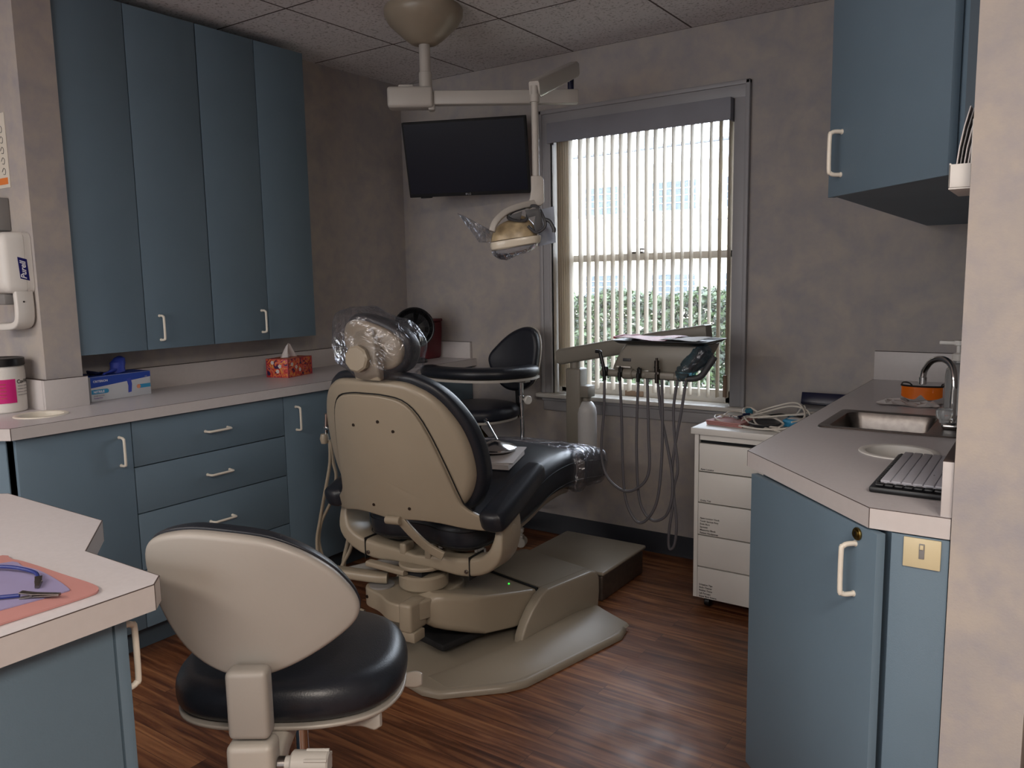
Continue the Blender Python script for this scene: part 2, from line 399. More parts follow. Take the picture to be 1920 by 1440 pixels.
    def text(s, txt, size, T, m=None, ext=0.0004, align='LEFT', shear=0.0):
        cu = bpy.data.curves.new('t', 'FONT'); cu.body = txt; cu.size = size; cu.extrude = ext; cu.align_x = align; cu.shear = shear; cu.offset = size * 0.02; cu.resolution_u = 3
        o = bpy.data.objects.new('t', cu); me = bpy.data.meshes.new_from_object(o)
        s.raw([T @ v.co for v in me.vertices], [list(p.vertices) for p in me.polygons], m)
        bpy.data.objects.remove(o); bpy.data.curves.remove(cu); bpy.data.meshes.remove(me); return s
    def build(s, name, m, parent=None, world=False, ang=38, kind=None):
        T = Matrix()
        if world and parent is not None:
            p = parent
            while p.parent: p = p.parent
            T = p.matrix_basis.inverted()
        me = bpy.data.meshes.new(name); me.from_pydata([tuple(T @ v) for v in s.v], [], s.f)
        for x in (s.mats or [None]): me.materials.append(M[x] if isinstance(x, str) else M[m])
        me.polygons.foreach_set('material_index', s.m); me.polygons.foreach_set('use_smooth', [True] * len(s.f))
        me.update(); me.set_sharp_from_angle(angle=R(ang))
        o = bpy.data.objects.new(name, me); COL.objects.link(o)
        if parent is not None: o.parent = parent
        if kind: o['kind'] = kind
        return o

def smooth2(poly, res=5):
    P = [Vector(p) for p in poly]; N = len(P); out = []
    for i in range(N):
        a, b, c, d = P[i - 1], P[i], P[(i + 1) % N], P[(i + 2) % N]
        for t in range(res):
            t /= res
            out.append(0.5 * ((2 * b) + (c - a) * t + (2 * a - 5 * b + 4 * c - d) * t * t + (3 * b - a - 3 * c + d) * t ** 3))
    return out

def thing(name, label, cat, loc=(0, 0, 0), rotz=0.0, group=None):
    o = bpy.data.objects.new(name, None); COL.objects.link(o); o.empty_display_size = 0.1
    o.matrix_basis = Matrix.Translation(Vector(loc)) @ Matrix.Rotation(rotz, 4, 'Z')
    o['label'] = label; o['category'] = cat
    if group: o['group'] = group
    return o
def tag(o, label, cat, group=None):
    o['label'] = label; o['category'] = cat
    if group: o['group'] = group
    return o
def struct(name, mb, m, parent=None):
    o = mb.build(name, m, parent)
    if parent is None: o['kind'] = 'structure'
    return o
def lab(o, t): o['label'] = t; return o
def frame(org, x, y):
    """matrix with origin, x axis, y axis (z = x cross y)"""
    x = Vector(x).normalized(); y = Vector(y); y = (y - x * y.dot(x)).normalized(); z = x.cross(y); o = Vector(org)
    return Matrix(((x.x, y.x, z.x, o.x), (x.y, y.y, z.y, o.y), (x.z, y.z, z.z, o.z), (0, 0, 0, 1)))

# ================================================================== SETTING
struct('floor', MB().box((-1.9, -6.6, -0.05), (4.7, 0.0, 0.0)), 'floor')
struct('ceiling', MB().box((-1.9, -6.6, 2.44), (4.7, 0.14, 2.52)), 'ceiling')
WX0, WX1, WZ0, WZ1 = 0.985, 1.955, 0.757, 2.112
b = MB(); b.box((-0.1, 0, 0), (WX0, 0.14, 2.44)); b.box((WX1, 0, 0), (4.7, 0.14, 2.44))
b.box((WX0, 0, 0), (WX1, 0.14, WZ0 - 0.02)); b.box((WX0, 0, WZ1), (WX1, 0.14, 2.44))
struct('wall_back', b, 'wall')
struct('wall_left', MB().box((-0.1, -2.02, 0), (0, 0, 2.44)), 'wall')
struct('wall_partition', MB().box((-1.9, -2.15, 0), (0.21, -2.021, 2.44)), 'wall')
struct('wall_right', MB().box((3.03, -1.98, 0), (3.155, 0, 2.44)), 'wall')
struct('wall_corridor_left', MB().box((-2.0, -6.6, 0), (-1.9, -2.02, 2.44)), 'wall')
struct('wall_corridor_front', MB().box((-1.9, -6.7, 0), (4.7, -6.6, 2.44)), 'wall')
struct('wall_corridor_right', MB().box((4.7, -6.6, 0), (4.8, 0.14, 2.44)), 'wall')
def cove(name, a, c, h=0.102):
    a = Vector(a); c = Vector(c); d = (c - a).normalized(); nrm = Vector((d.y, -d.x, 0))
    pr = [(0, 0), (0.014, 0), (0.006, 0.012), (0.004, h - 0.004), (0.002, h), (0, h)]
    rings = [[p + nrm * q[0] + Vector((0, 0, q[1])) for q in pr] for p in (a, c)]
    k = MB().loft(rings); return struct(name, k, 'base_rubber')
cove('baseboard_back', (0.5, 0, 0), (3.03, 0, 0))
cove('baseboard_stub', (3.03, -1.98, 0), (3.155, -1.98, 0))

# window: casing, stool, apron, sashes
win = MB()
for a_, c_ in (((0.945, -0.018, WZ0), (WX0 + 0.02, 0.0, WZ1)), ((WX1 - 0.012, -0.018, WZ0), (2.005, 0.0, WZ1)), ((0.945, -0.018, WZ1 - 0.005), (2.005, 0.0, 2.172))):
    win.box(a_, c_, 0.003)
win.box((0.937, -0.026, WZ0), (0.957, 0, 2.18), 0.004); win.box((1.992, -0.026, WZ0), (2.012, 0, 2.18), 0.004); win.box((0.937, -0.026, 2.16), (2.012, 0, 2.18), 0.004)
win.box((WX0 + 0.006, -0.022, WZ0), (WX0 + 0.02, 0, WZ1), 0.003)
wroot = struct('window_1', win, 'trim')
jb = MB()
jb.box((WX0 - 0.001, 0, WZ0), (WX0 + 0.018, 0.14, WZ1)); jb.box((WX1 - 0.018, 0, WZ0), (WX1 + 0.001, 0.14, WZ1)); jb.box((WX0, 0, WZ1 - 0.018), (WX1, 0.14, WZ1 + 0.001))
jb.box((WX0 + 0.018, 0.05, WZ0), (WX0 + 0.028, 0.062, WZ1)); jb.box((WX0 + 0.018, 0.095, WZ0), (WX0 + 0.03, 0.115, WZ1))
jb.build('jamb', 'trimw', wroot)
b = MB(); b.box((0.918, -0.055, WZ0 - 0.022), (2.03, 0.02, WZ0), 0.006); b.box((WX0, 0.02, WZ0 - 0.022), (WX1, 0.14, WZ0)); b.build('window_stool', 'trimw', wroot)
b = MB(); b.box((0.945, -0.016, 0.665), (2.005, 0, WZ0 - 0.02), 0.003); b.box((0.94, -0.028, 0.715), (2.01, 0, WZ0 - 0.022), 0.008); b.build('apron', 'trim', wroot)
def sash(name, z0, z1, y, rail0, rail1, st=0.04):
    k = MB(); x0, x1 = WX0 + 0.022, WX1 - 0.022
    k.box((x0, y, z0), (x0 + st, y + 0.032, z1), 0.003); k.box((x1 - st, y, z0), (x1, y + 0.032, z1), 0.003)
    k.box((x0, y, z0), (x1, y + 0.032, z0 + rail0), 0.003); k.box((x0, y, z1 - rail1), (x1, y + 0.032, z1), 0.003)
    o = k.build(name, 'trimw', wroot)
    g = MB().box((x0 + st, y + 0.014, z0 + rail0), (x1 - st, y + 0.018, z1 - rail1)); g.build('pane', 'glass', o); return o
lower = sash('lower_sash', WZ0, 1.462, 0.064, 0.06, 0.034)
upper = sash('upper_sash', 1.43, WZ1 - 0.018, 0.1, 0.034, 0.04)
b = MB(); b.box((1.40, 0.06, 1.462), (1.475, 0.09, 1.47), 0.002); b.cyl((1.445, 0.075, 1.468), (1.445, 0.075, 1.482), 0.012); b.tube([(1.445, 0.075, 1.478), (1.46, 0.065, 1.482), (1.485, 0.055, 1.48)], 0.004)
b.build('sash_lock', 'dsteel', lower)
MB().box((1.38, 0.058, WZ0 + 0.002), (1.48, 0.065, WZ0 + 0.028), 0.002).build('sash_lift', 'tan', lower)

# vertical blind
bl = thing('vertical_blind', 'beige vertical slat blind with a grey valance hanging in the window', 'window blind', (1.475, 0, 2.1))
b = MB(); b.box((1.008, -0.058, 2.012), (1.94, -0.052, 2.108), 0.002); b.box((1.008, -0.052, 2.012), (1.014, 0.0, 2.108)); b.box((1.934, -0.052, 2.012), (1.94, 0.0, 2.108)); b.box((1.014, -0.052, 2.1), (1.934, 0.0, 2.106))
b.build('valance', 'valance', bl, world=True)
MB().box((1.015, -0.03, 2.06), (1.933, 0.005, 2.09), 0.003).build('head_rail', 'trimw', bl, world=True)
def vane(x, y, ang, wd=0.05):
    T = Matrix.Translation((x, y, 0)) @ Matrix.Rotation(R(ang), 4, 'Z')
    k = MB(); g = []
    for z in (0.79, 1.4, 2.068):
        g.append([T @ Vector((0.004 * (1 - (2 * t - 1) ** 2), (t - 0.5) * wd, z)) for t in (0, .2, .4, .6, .8, 1)])
    g2 = [[p + T.to_3x3() @ Vector((0.0012, 0, 0)) for p in r[::-1]] for r in g]
    k.loft([g[i] + g2[i] for i in range(3)]); k.box((x - 0.004, y - 0.003, 2.05), (x + 0.004, y + 0.003, 2.085))
    return k.build('slat', 'vane', bl, world=True)
random.seed(3)
for i in range(18):
    x = 1.155 + i * 0.0448
    a = 2 + random.uniform(-3, 3) + (-2 if i > 15 else 0)
    if i in (3, 14): a += 6
    if i in (15,): a = 4
    vane(x, 0.018, a)
for i, x in enumerate((1.03, 1.042, 1.055, 1.069, 1.084, 1.1)): vane(x, 0.018, 10 - i, 0.05)
MB().cyl((1.925, -0.03, 0.80), (1.925, -0.03, 0.90), 0.009, n=12).cyl((1.925, -0.03, 0.90), (1.925, -0.03, 2.06), 0.0008, n=6).build('cord_weight', 'tan', bl, world=True)

# ================================================================== helpers for casework
def pull(parent, p, out, along, L=0.1, r=0.0048, m='cream', pr=0.03):
    """D pull: p = centre on the face, out = outward normal, along = direction"""
    p = Vector(p); o = Vector(out).normalized(); a = Vector(along).normalized(); h = L / 2; c = 0.012
    pts = [p - a * h, p - a * h + o * (pr - c), p - a * (h - c * .3) + o * (pr - c * .3), p - a * (h - c) + o * pr, p + a * (h - c) + o * pr, p + a * (h - c * .3) + o * (pr - c * .3), p + a * h + o * (pr - c), p + a * h]
    k = MB().tube(pts, r, 12, res=4)
    for s in (-1, 1): k.cyl(p + a * h * s, p + a * h * s + o * 0.002, r * 1.25, n=12)
    return k.build('handle', m, parent, world=True)
def band(k, pts, z0, z1, t=0.0015, line=True):
    for i in range(len(pts) - 1):
        a = Vector((*pts[i], 0)); c = Vector((*pts[i + 1], 0)); d = (c - a).normalized(); n = Vector((d.y, -d.x, 0)) * t
        q = [a, c, c + n, a + n]; k.prism([(v.x, v.y) for v in q], z0, z1 - 0.0012, m='counter_edge')
        if line:
            k.prism([(v.x, v.y) for v in [a, c, c + n * 1.0, a + n * 1.0]], z1 - 0.0012, z1, m='line')
            k.prism([(v.x, v.y) for v in [a - d * 0.0006, a + d * 0.0008, a + d * 0.0008 + n * 1.15, a - d * 0.0006 + n * 1.15]], z0, z1, m='line')

# ================================================================== LEFT WALL CASEWORK
KZ, CZ0, CZ = 0.103, 0.876, 0.915
def panels(k, poly, z0, z1, t=0.016, m=None, skip=()):
    """carcass walls standing on the outline (counter-clockwise) of a cabinet, open on top"""
    n = len(poly)
    for i in range(n):
        if i in skip: continue
        a = Vector((*poly[i], 0)); c = Vector((*poly[(i + 1) % n], 0)); d = (c - a).normalized(); q = Vector((-d.y, d.x, 0)) * t
        k.prism([(v.x, v.y) for v in (a, c, c + q, a + q)], z0, z1, m=m)
    k.prism(poly, z0, z0 + t, m=m); return k
def base_unit(y0, y1, fronts, label, left_h=None, x0=0.004):
    """unit on the left wall; fronts = list of (kind, z0, z1, handle_y, handle_z)"""
    t = thing('base_cabinet', label, 'cabinet', (0.25, (y0 + y1) / 2, 0))
    panels(MB(), [(x0, y0 + 0.001), (0.45, y0 + 0.001), (0.45, y1 - 0.001), (x0, y1 - 0.001)], KZ, CZ0 - 0.001, m='gap').build('body', 'blue', t, world=True)
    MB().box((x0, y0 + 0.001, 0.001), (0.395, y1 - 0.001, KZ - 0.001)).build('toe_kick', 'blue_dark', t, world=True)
    for kind, z0, z1, hy, hz in fronts:
        f = MB().box((0.452, y0 + 0.002, z0 + 0.002), (0.47, y1 - 0.002, z1 - 0.002), 0.001).build(kind, 'blue', t, world=True)
        if hy is not None:
            pull(f, (0.47, hy, hz), (1, 0, 0), (0, 1, 0) if kind == 'drawer' else (0, 0, 1))
    return t
Z0, Z1 = KZ, CZ0 - 0.004
base_unit(-2.385, -2.001, [('door', Z0, Z1, -2.048, 0.772)], 'low blue cabinet under the left counter, nearest to the pillar, with one door', x0=0.213)
base_unit(-2.001, -1.327, [('drawer', 0.704, Z1, -1.657, 0.787), ('drawer', 0.532, 0.704, -1.66, 0.617), ('drawer', 0.32, 0.532, -1.66, 0.43), ('drawer', Z0, 0.32, -1.66, 0.21)], 'low blue cabinet of wide drawers under the left counter')
base_unit(-1.327, -0.86, [('door', Z0, Z1, -1.262, 0.77)], 'low blue cabinet right of the drawer cabinet, partly behind the dental chair')
base_unit(-0.86, -0.43, [('door', Z0, Z1, -0.80, 0.77)], 'low blue cabinet under the left counter, behind the assistant stool')
base_unit(-0.43, -0.003, [('door', Z0, Z1, -0.37, 0.77)], 'low blue cabinet at the window wall end of the left counter')
# short angled end unit left of the pillar
t = thing('base_cabinet', 'low pale blue cabinet side seen at the left edge below the round waste opening', 'cabinet', (0.1, -2.3, 0))
panels(MB(), [(-1.0, -2.152), (-1.0, -2.54), (0.205, -2.54), (0.449, -2.40), (0.449, -2.387), (0.205, -2.387), (0.205, -2.152)], KZ, CZ0 - 0.001).build('body', 'blue', t, world=True)
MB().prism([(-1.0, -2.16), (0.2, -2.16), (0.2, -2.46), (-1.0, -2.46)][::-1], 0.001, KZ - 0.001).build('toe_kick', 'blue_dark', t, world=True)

ct = thing('countertop', 'long pale laminate countertop running along the left wall below the tall blue cabinets', 'countertop', (0.25, -1.2, CZ0))
OUT = [(0.495, -0.001), (0.495, -2.405), (0.2, -2.575), (-1.0, -2.575)]
# opening for the waste chute: polygon with a keyhole cut
hc, hr = Vector((0.305, -2.222)), 0.072
def with_hole(outer, c, r, n=40, bridge=0):
    """outer ccw list; returns keyhole polygon"""
    o = outer[bridge:] + outer[:bridge]; a0 = math.atan2(o[0][1] - c.y, o[0][0] - c.x)
    hole = [(c.x + r * cos(a0 - 2 * pi * i / n), c.y + r * sin(a0 - 2 * pi * i / n)) for i in range(n + 1)]
    return o + [o[0]] + hole
def slab_hole(k, outer, c, r, z0, z1, m=None, n=48):
    """flat slab with round hole via triangle fill"""
    bmx = bmesh.new(); es = []
    vo = [bmx.verts.new((x, y, z1)) for x, y in outer]; vi = [bmx.verts.new((c[0] + r * cos(2 * pi * i / n), c[1] + r * sin(2 * pi * i / n), z1)) for i in range(n)]
    for L in (vo, vi):
        for i in range(len(L)): es.append(bmx.edges.new((L[i], L[(i + 1) % len(L)])))
    bmesh.ops.triangle_fill(bmx, use_beauty=True, use_dissolve=False, edges=es)
    r_ = bmesh.ops.extrude_face_region(bmx, geom=list(bmx.faces)); bmesh.ops.translate(bmx, vec=(0, 0, z0 - z1), verts=[g for g in r_['geom'] if isinstance(g, bmesh.types.BMVert)])
    bmesh.ops.recalc_face_normals(bmx, faces=bmx.faces); return k.bm(bmx, m)
k = MB(); slab_hole(k, [(0.001, -0.001), (0.001, -2.019), (0.212, -2.019), (0.212, -2.152), (-1.0, -2.152), (-1.0, -2.575), (0.2, -2.575), (0.495, -2.405), (0.495, -0.001)], hc, hr, CZ0, CZ)
k.build('counter_slab', 'counter', ct, world=True)
k = MB(); band(k, [(-1.0, -2.575), (0.2, -2.575), (0.495, -2.405), (0.495, -0.001)], CZ0, CZ); k.build('edge_band', 'counter_edge', ct, world=True)
def splash(parent, a, c, z1=1.006, face=None):
    k = MB().box(a, (c[0], c[1], z1), 0.0008, m='counter_edge'); k.box((a[0], a[1], z1 - 0.0001), (c[0], c[1], z1 + 0.0012), m='line')
    return k.build('backsplash', 'counter_edge', parent, world=True)
splash(ct, (0.0015, -2.018, CZ), (0.02, -0.022, 1)); splash(ct, (0.0015, -0.0205, CZ), (0.469, -0.0015, 1))
splash(ct, (0.2115, -2.168, CZ), (0.227, -2.012, 1), 1.022); splash(ct, (-1.0, -2.168, CZ), (0.2105, -2.152, 1), 1.022)
def chute(parent, c, r, mname='cream'):
    pr = [(r + 0.014, CZ + 0.0003), (r + 0.013, CZ + 0.003), (r + 0.006, CZ + 0.005), (r - 0.002, CZ + 0.002), (r - 0.004, CZ - 0.02), (r - 0.006, CZ - 0.12), (r - 0.003, CZ - 0.12), (r - 0.001, CZ - 0.0), (r + 0.014, CZ + 0.0003)]
    return MB().lathe(pr, (c[0], c[1], 0), n=48).build('waste_ring', mname, parent, world=True)
chute(ct, hc, hr - 0.001)

def wall_unit(y0, y1, ys, hs, label):
    t = thing('wall_cabinet', label, 'cabinet', (0.1, (y0 + y1) / 2, 1.095), group=None)
    MB().box((0.002, y0 + 0.001, 1.095), (0.18, y1 - 0.001, 2.4), m='blue').build('body', 'blue', t, world=True)
    for (a, c), h in zip(ys, hs):
        f = MB().box((0.182, a + 0.0018, 1.096), (0.2, c - 0.0018, 2.398), 0.001).build('door', 'blue', t, world=True)
        if h is not None: pull(f, (0.2, h, 1.18), (1, 0, 0), (0, 0, 1), L=0.096)
    return t
wall_unit(-2.019, -1.449, [(-2.019, -1.753), (-1.753, -1.449)], [None, -1.694], 'tall blue double-door wall cabinet beside the pillar')
wall_unit(-1.447, -0.885, [(-1.447, -1.161), (-1.161, -0.885)], [-1.198, None], 'tall blue double-door wall cabinet farther from the pillar, above the tissue box')

# ================================================================== FOREGROUND LEFT PENINSULA
pn = thing('countertop', 'pale laminate countertop in the left foreground with a stepped outline', 'countertop', (1.7, -3.2, CZ0))
PO = [(1.05, -2.98), (1.345, -2.782), (1.715, -2.782), (1.862, -2.89), (2.072, -2.89), (2.098, -2.914), (2.098, -3.75), (1.05, -3.75)]
MB().prism(PO[::-1], CZ0, CZ).build('counter_slab', 'counter', pn, world=True)
k = MB(); band(k, [PO[6], PO[5], PO[4], PO[3], PO[2], PO[1], PO[0]], CZ0, CZ); k.build('edge_band', 'counter_edge', pn, world=True)
pc = thing('base_cabinet', 'blue cabinet below the left foreground counter', 'cabinet', (1.8, -3.3, 0))
MB().box((1.3, -3.74, KZ), (2.05, -2.962, CZ0 - 0.001)).build('body', 'blue', pc, world=True)
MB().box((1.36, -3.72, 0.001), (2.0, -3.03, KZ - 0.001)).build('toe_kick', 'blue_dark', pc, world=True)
MB().box((2.0505, -3.74, KZ), (2.066, -2.9625, CZ0 - 0.002), 0.001).build('side_panel', 'blue', pc, world=True)
f = MB().box((1.82, -2.958, KZ + 0.002), (2.064, -2.940, CZ0 - 0.004), 0.001).build('door', 'blue', pc, world=True)
pull(f, (2.03, -2.940, 0.79), (0, 1, 0), (0, 0, 1), L=0.1)

# ================================================================== RIGHT CASEWORK
rc = thing('countertop', 'grey laminate countertop on the right with a sink and a cut-off front corner', 'countertop', (2.8, -1.0, CZ0))
RO = [(2.545, -0.002), (2.545, -1.602), (2.895, -1.975), (3.0285, -1.975), (3.0285, -0.002)]
SX0, SX1, SY0, SY1 = 2.632, 2.925, -1.178, -0.888
rh, rr_ = Vector((2.862, -1.447)), 0.077
# slab in pieces around the sink opening and the round waste opening
k = MB()
slab_hole(k, [(2.545, -1.20), (2.545, -1.602), (2.895, -1.975), (3.0285, -1.975), (3.0285, -1.20)], rh, rr_, CZ0, CZ)
k.box((2.545, -1.20, CZ0), (SX0, -0.002, CZ)); k.box((SX1, -1.20, CZ0), (3.0285, -0.002, CZ))
k.box((SX0, SY1, CZ0), (SX1, -0.002, CZ)); k.box((SX0, -1.20, CZ0), (SX1, SY0, CZ))
k.build('counter_slab', 'counter', rc, world=True)
k = MB(); band(k, [RO[0], RO[1], RO[2], RO[3]], CZ0, CZ); k.build('edge_band', 'counter_edge', rc, world=True)
splash(rc, (2.546, -0.0205, CZ), (3.029, -0.0015, 1), 1.03)
splash(rc, (3.011, -1.972, CZ), (3.029, -0.021, 1), 1.015)
chute(rc, rh, rr_ - 0.001, 'white')
rb = thing('base_cabinet', 'blue corner cabinet with an angled locking door below the right counter', 'cabinet', (2.8, -1.2, 0))
panels(MB(), [(2.592, -0.004), (2.592, -1.628), (2.932, -1.965), (3.028, -1.965), (3.028, -0.004)], 0.12, CZ0 - 0.001).build('body', 'blue', rb, world=True)
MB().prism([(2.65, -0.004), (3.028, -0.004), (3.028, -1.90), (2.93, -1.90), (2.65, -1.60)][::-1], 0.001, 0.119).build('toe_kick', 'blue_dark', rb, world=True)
dd = (Vector((2.924, -1.985, 0)) - Vector((2.585, -1.648, 0))).normalized(); dn = Vector((dd.y, -dd.x, 0))
if dn.y > 0: dn = -dn
Td = frame((2.585, -1.645, 0), dd, (0, 0, 1))      # x along the door, y up, z outward
if Td.to_3x3().col[2].dot(dn) < 0: Td = frame((2.924, -1.985, 0), -dd, (0, 0, 1))
dl = (Vector((2.924, -1.985, 0)) - Vector((2.585, -1.645, 0))).length
f = MB().box((0.0, 0.125, 0.0), (dl, CZ0 - 0.004, 0.018), 0.001, T=Td).build('door', 'blue', rb, world=True)
zf = Td.to_3x3().col[2]
near = Td @ Vector((dl if Td.translation.x < 2.7 else 0, 0, 0.018))
sg = -1 if Td.translation.x < 2.7 else 1
def on_door(s, z): # s = distance from the near (right) edge
    return near + Td.to_3x3() @ Vector((sg * s, z, 0))
pull(f, on_door(0.062, 0.785), zf, (0, 0, 1), L=0.1, r=0.005)
p_ = on_door(0.055, 0.856)
MB().cyl(p_, p_ + zf * 0.005, 0.0125, n=28, bev=0.001).cyl(p_ + zf * 0.005, p_ + zf * 0.008, 0.008, n=24).box((-0.0012, -0.005, 0.008), (0.0012, 0.005, 0.0086), T=frame(p_, dd, (0, 0, 1)) if zf.dot(frame(p_, dd, (0, 0, 1)).to_3x3().col[2]) > 0 else frame(p_, -dd, (0, 0, 1)), m='black').build('door_lock', 'brass', f, world=True)
MB().box((2.934, -1.975, 0.125), (3.0285, -1.9655, CZ0 - 0.003), 0.001).build('filler_panel', 'blue', rb, world=True)
sw = thing('light_switch', 'ivory toggle switch plate on the blue panel below the right counter', 'switch', (2.985, -1.976, 0.845))
MB().box((2.955, -1.980, 0.816), (3.016, -1.9752, 0.871), 0.0015).build('wall_plate', 'ivory', sw, world=True)
MB().box((2.981, -1.9815, 0.834), (2.990, -1.9795, 0.862), 0.0005, m='grey').box((2.9825, -1.985, 0.852), (2.9885, -1.9795, 0.860), 0.001, m='ivory').build('toggle', 'ivory', sw, world=True)

ru = thing('wall_cabinet', 'blue wall cabinet high on the right with an angled door', 'cabinet', (2.85, -0.9, 1.525))
MB().prism([(2.712, -0.003), (3.028, -0.003), (3.028, -1.826), (3.0, -1.815), (2.72, -1.53), (2.712, -1.52)][::-1], 1.526, 2.4).build('body', 'blue', ru, world=True)
A_ = Vector((2.712, -1.514, 0)); B_ = Vector((2.992, -1.812, 0)); ud = (B_ - A_).normalized(); un = Vector((ud.y, -ud.x, 0)); 
if un.y > 0: un = -un
Tu = frame(A_, ud, (0, 0, 1))
if Tu.to_3x3().col[2].dot(un) < 0: Tu = frame(B_, -ud, (0, 0, 1))
f = MB().box((0, 1.524, 0.002), ((B_ - A_).length, 2.398, 0.02), 0.001, T=Tu).build('door', 'blue', ru, world=True)
pull(f, A_ + ud * 0.052 + un * 0.02 + Vector((0, 0, 1.618)), un, (0, 0, 1), L=0.095, r=0.0048)
MB().box((2.712, -1.512, 1.5265), (2.7105, -0.004, 2.399)).build('end_panel', 'blue', ru, world=True)
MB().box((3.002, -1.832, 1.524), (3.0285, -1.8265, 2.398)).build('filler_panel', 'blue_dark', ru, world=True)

# sink, faucet
sk = thing('sink', 'small square stainless steel sink set in the right counter', 'sink', (2.78, -1.03, 0.8))
k = MB()
def rrect(x0, y0, x1, y1, r, n=6):
    out = []
    for cx, cy, a0 in ((x1 - r, y1 - r, 0), (x0 + r, y1 - r, 90), (x0 + r, y0 + r, 180), (x1 - r, y0 + r, 270)):
        for i in range(n + 1):
            a = R(a0 + 90 * i / n); out.append((cx + r * cos(a), cy + r * sin(a)))
    return out
def rr3(x0, y0, x1, y1, r, z): return [Vector((x, y, z)) for x, y in rrect(x0, y0, x1, y1, r)]
k.loft([rr3(2.608, -1.2, 2.968, -0.866, 0.02, CZ + 0.0004), rr3(2.610, -1.198, 2.966, -0.868, 0.02, CZ + 0.004), rr3(2.622, -1.186, 2.90, -0.88, 0.025, CZ + 0.0045), rr3(2.634, -1.176, 2.885, -0.892, 0.035, CZ + 0.001),
        rr3(2.642, -1.168, 2.878, -0.9, 0.035, CZ - 0.02), rr3(2.65, -1.16, 2.87, -0.908, 0.04, CZ - 0.13), rr3(2.67, -1.14, 2.85, -0.93, 0.05, CZ - 0.145), rr3(2.74, -1.05, 2.78, -1.01, 0.018, CZ - 0.15)], cap=False)
k.prism(rrect(2.74, -1.05, 2.78, -1.01, 0.018), CZ - 0.152, CZ - 0.149)
k.build('basin', 'steel', sk, world=True)
MB().cyl((2.76, -1.03, CZ - 0.1495), (2.76, -1.03, CZ - 0.146), 0.022, n=24).build('drain', 'dsteel', sk, world=True)
fa = thing('faucet', 'curved chrome gooseneck faucet with a clear knob behind the right sink', 'faucet', (2.932, -1.05, CZ))
MB().box((2.912, -1.10, CZ + 0.0046), (2.955, -0.985, CZ + 0.022), 0.008, seg=3).build('base_plate', 'chrome', fa, world=True)
MB().tube([(2.932, -1.03, CZ + 0.02), (2.932, -1.03, CZ + 0.08), (2.932, -1.03, CZ + 0.13), (2.924, -1.015, CZ + 0.168), (2.90, -0.992, CZ + 0.186), (2.868, -0.965, CZ + 0.178), (2.848, -0.95, CZ + 0.15), (2.843, -0.945, CZ + 0.125)], 0.0088, 16).cyl((2.843, -0.945, CZ + 0.106), (2.843, -0.945, CZ + 0.128), 0.0108, n=20, bev=0.001).build('spout', 'chrome', fa, world=True)
pr = [(0, 0), (0.012, 0), (0.013, 0.008), (0.02, 0.014), (0.022, 0.024), (0.021, 0.036), (0.014, 0.041), (0, 0.042)]
k = MB().lathe(pr, (2.918, -1.085, CZ + 0.02), n=10)
k.build('clear_knob', 'soap', fa, world=True)

so = thing('soap_dispenser', 'clear soap bottle with a white pump beside the faucet', 'bottle', (2.95, -0.83, CZ))
MB().lathe([(0, 0.001), (0.03, 0.001), (0.033, 0.006), (0.033, 0.12), (0.03, 0.14), (0.014, 0.158), (0.014, 0.165), (0, 0.165)], (2.918, -0.80, CZ), n=32).build('bottle_body', 'soap', so, world=True)
MB().lathe([(0.0142, 0.165), (0.017, 0.166), (0.017, 0.185), (0.006, 0.19), (0.006, 0.21), (0.014, 0.212), (0.014, 0.226), (0, 0.228)], (2.918, -0.80, CZ), n=20).box((2.866, -0.812, CZ + 0.213), (2.918, -0.79, CZ + 0.225), 0.004).build('pump', 'white', so, world=True)

# safety glasses on crumpled tissue
def crumple(k, x0, y0, x1, y1, z, amp, seed, n=14, m=None):
    rnd = random.Random(seed); g = []
    H = [[rnd.random() ** 2 for _ in range(n + 1)] for _ in range(n + 1)]
    for j in range(n + 1):
        row = []
        for i in range(n + 1):
            e = 1.0 if 0 < i < n and 0 < j < n else 0.3
            row.append(Vector((x0 + (x1 - x0) * i / n + rnd.uniform(-1, 1) * amp * .5, y0 + (y1 - y0) * j / n + rnd.uniform(-1, 1) * amp * .5, z + 0.0012 + amp * H[j][i] * e)))
        g.append(row)
    top = g; k.sheet(top, m)
    k.sheet([[p - Vector((0, 0, 0.0008)) for p in r[::-1]] for r in top], m); return k
k = MB(); crumple(k, 2.68, -0.71, 2.86, -0.58, CZ, 0.014, 5, 9)
tag(k.build('paper_towel', 'paperw', None, ang=15), 'crumpled white paper towel under the orange safety glasses', 'paper towel')
sg_ = thing('safety_glasses', 'orange tinted safety glasses with a black brow lying beyond the sink', 'glasses', (2.80, -0.62, CZ + 0.016))
def lens_grid(z0, z1, rad, off):
    g = []
    for j in range(7):
        t = j / 6; row = []
        for i in range(25):
            a = -70 + 140 * i / 24; s = abs(a) / 70
            dip = 0.018 * math.exp(-((a) / 10) ** 2) * (1 - t)
            lo = z0 + dip + 0.010 * s * s; row.append(Vector((2.80 + (rad + off) * sin(R(a)), -0.60 - (rad + off) * 0.55 * cos(R(a)), lo + (z1 - lo) * t)))
        g.append(row)
    return g
k = MB(); z0_ = CZ + 0.014; g = lens_grid(z0_, z0_ + 0.045, 0.066, 0); g2 = lens_grid(z0_, z0_ + 0.045, 0.066, -0.002)
k.sheet(g); k.sheet([r[::-1] for r in g2]); k.build('lens', 'orange', sg_, world=True)
MB().tube(g[6], 0.003, 8, sm=False).build('brow_bar', 'black', sg_, world=True)
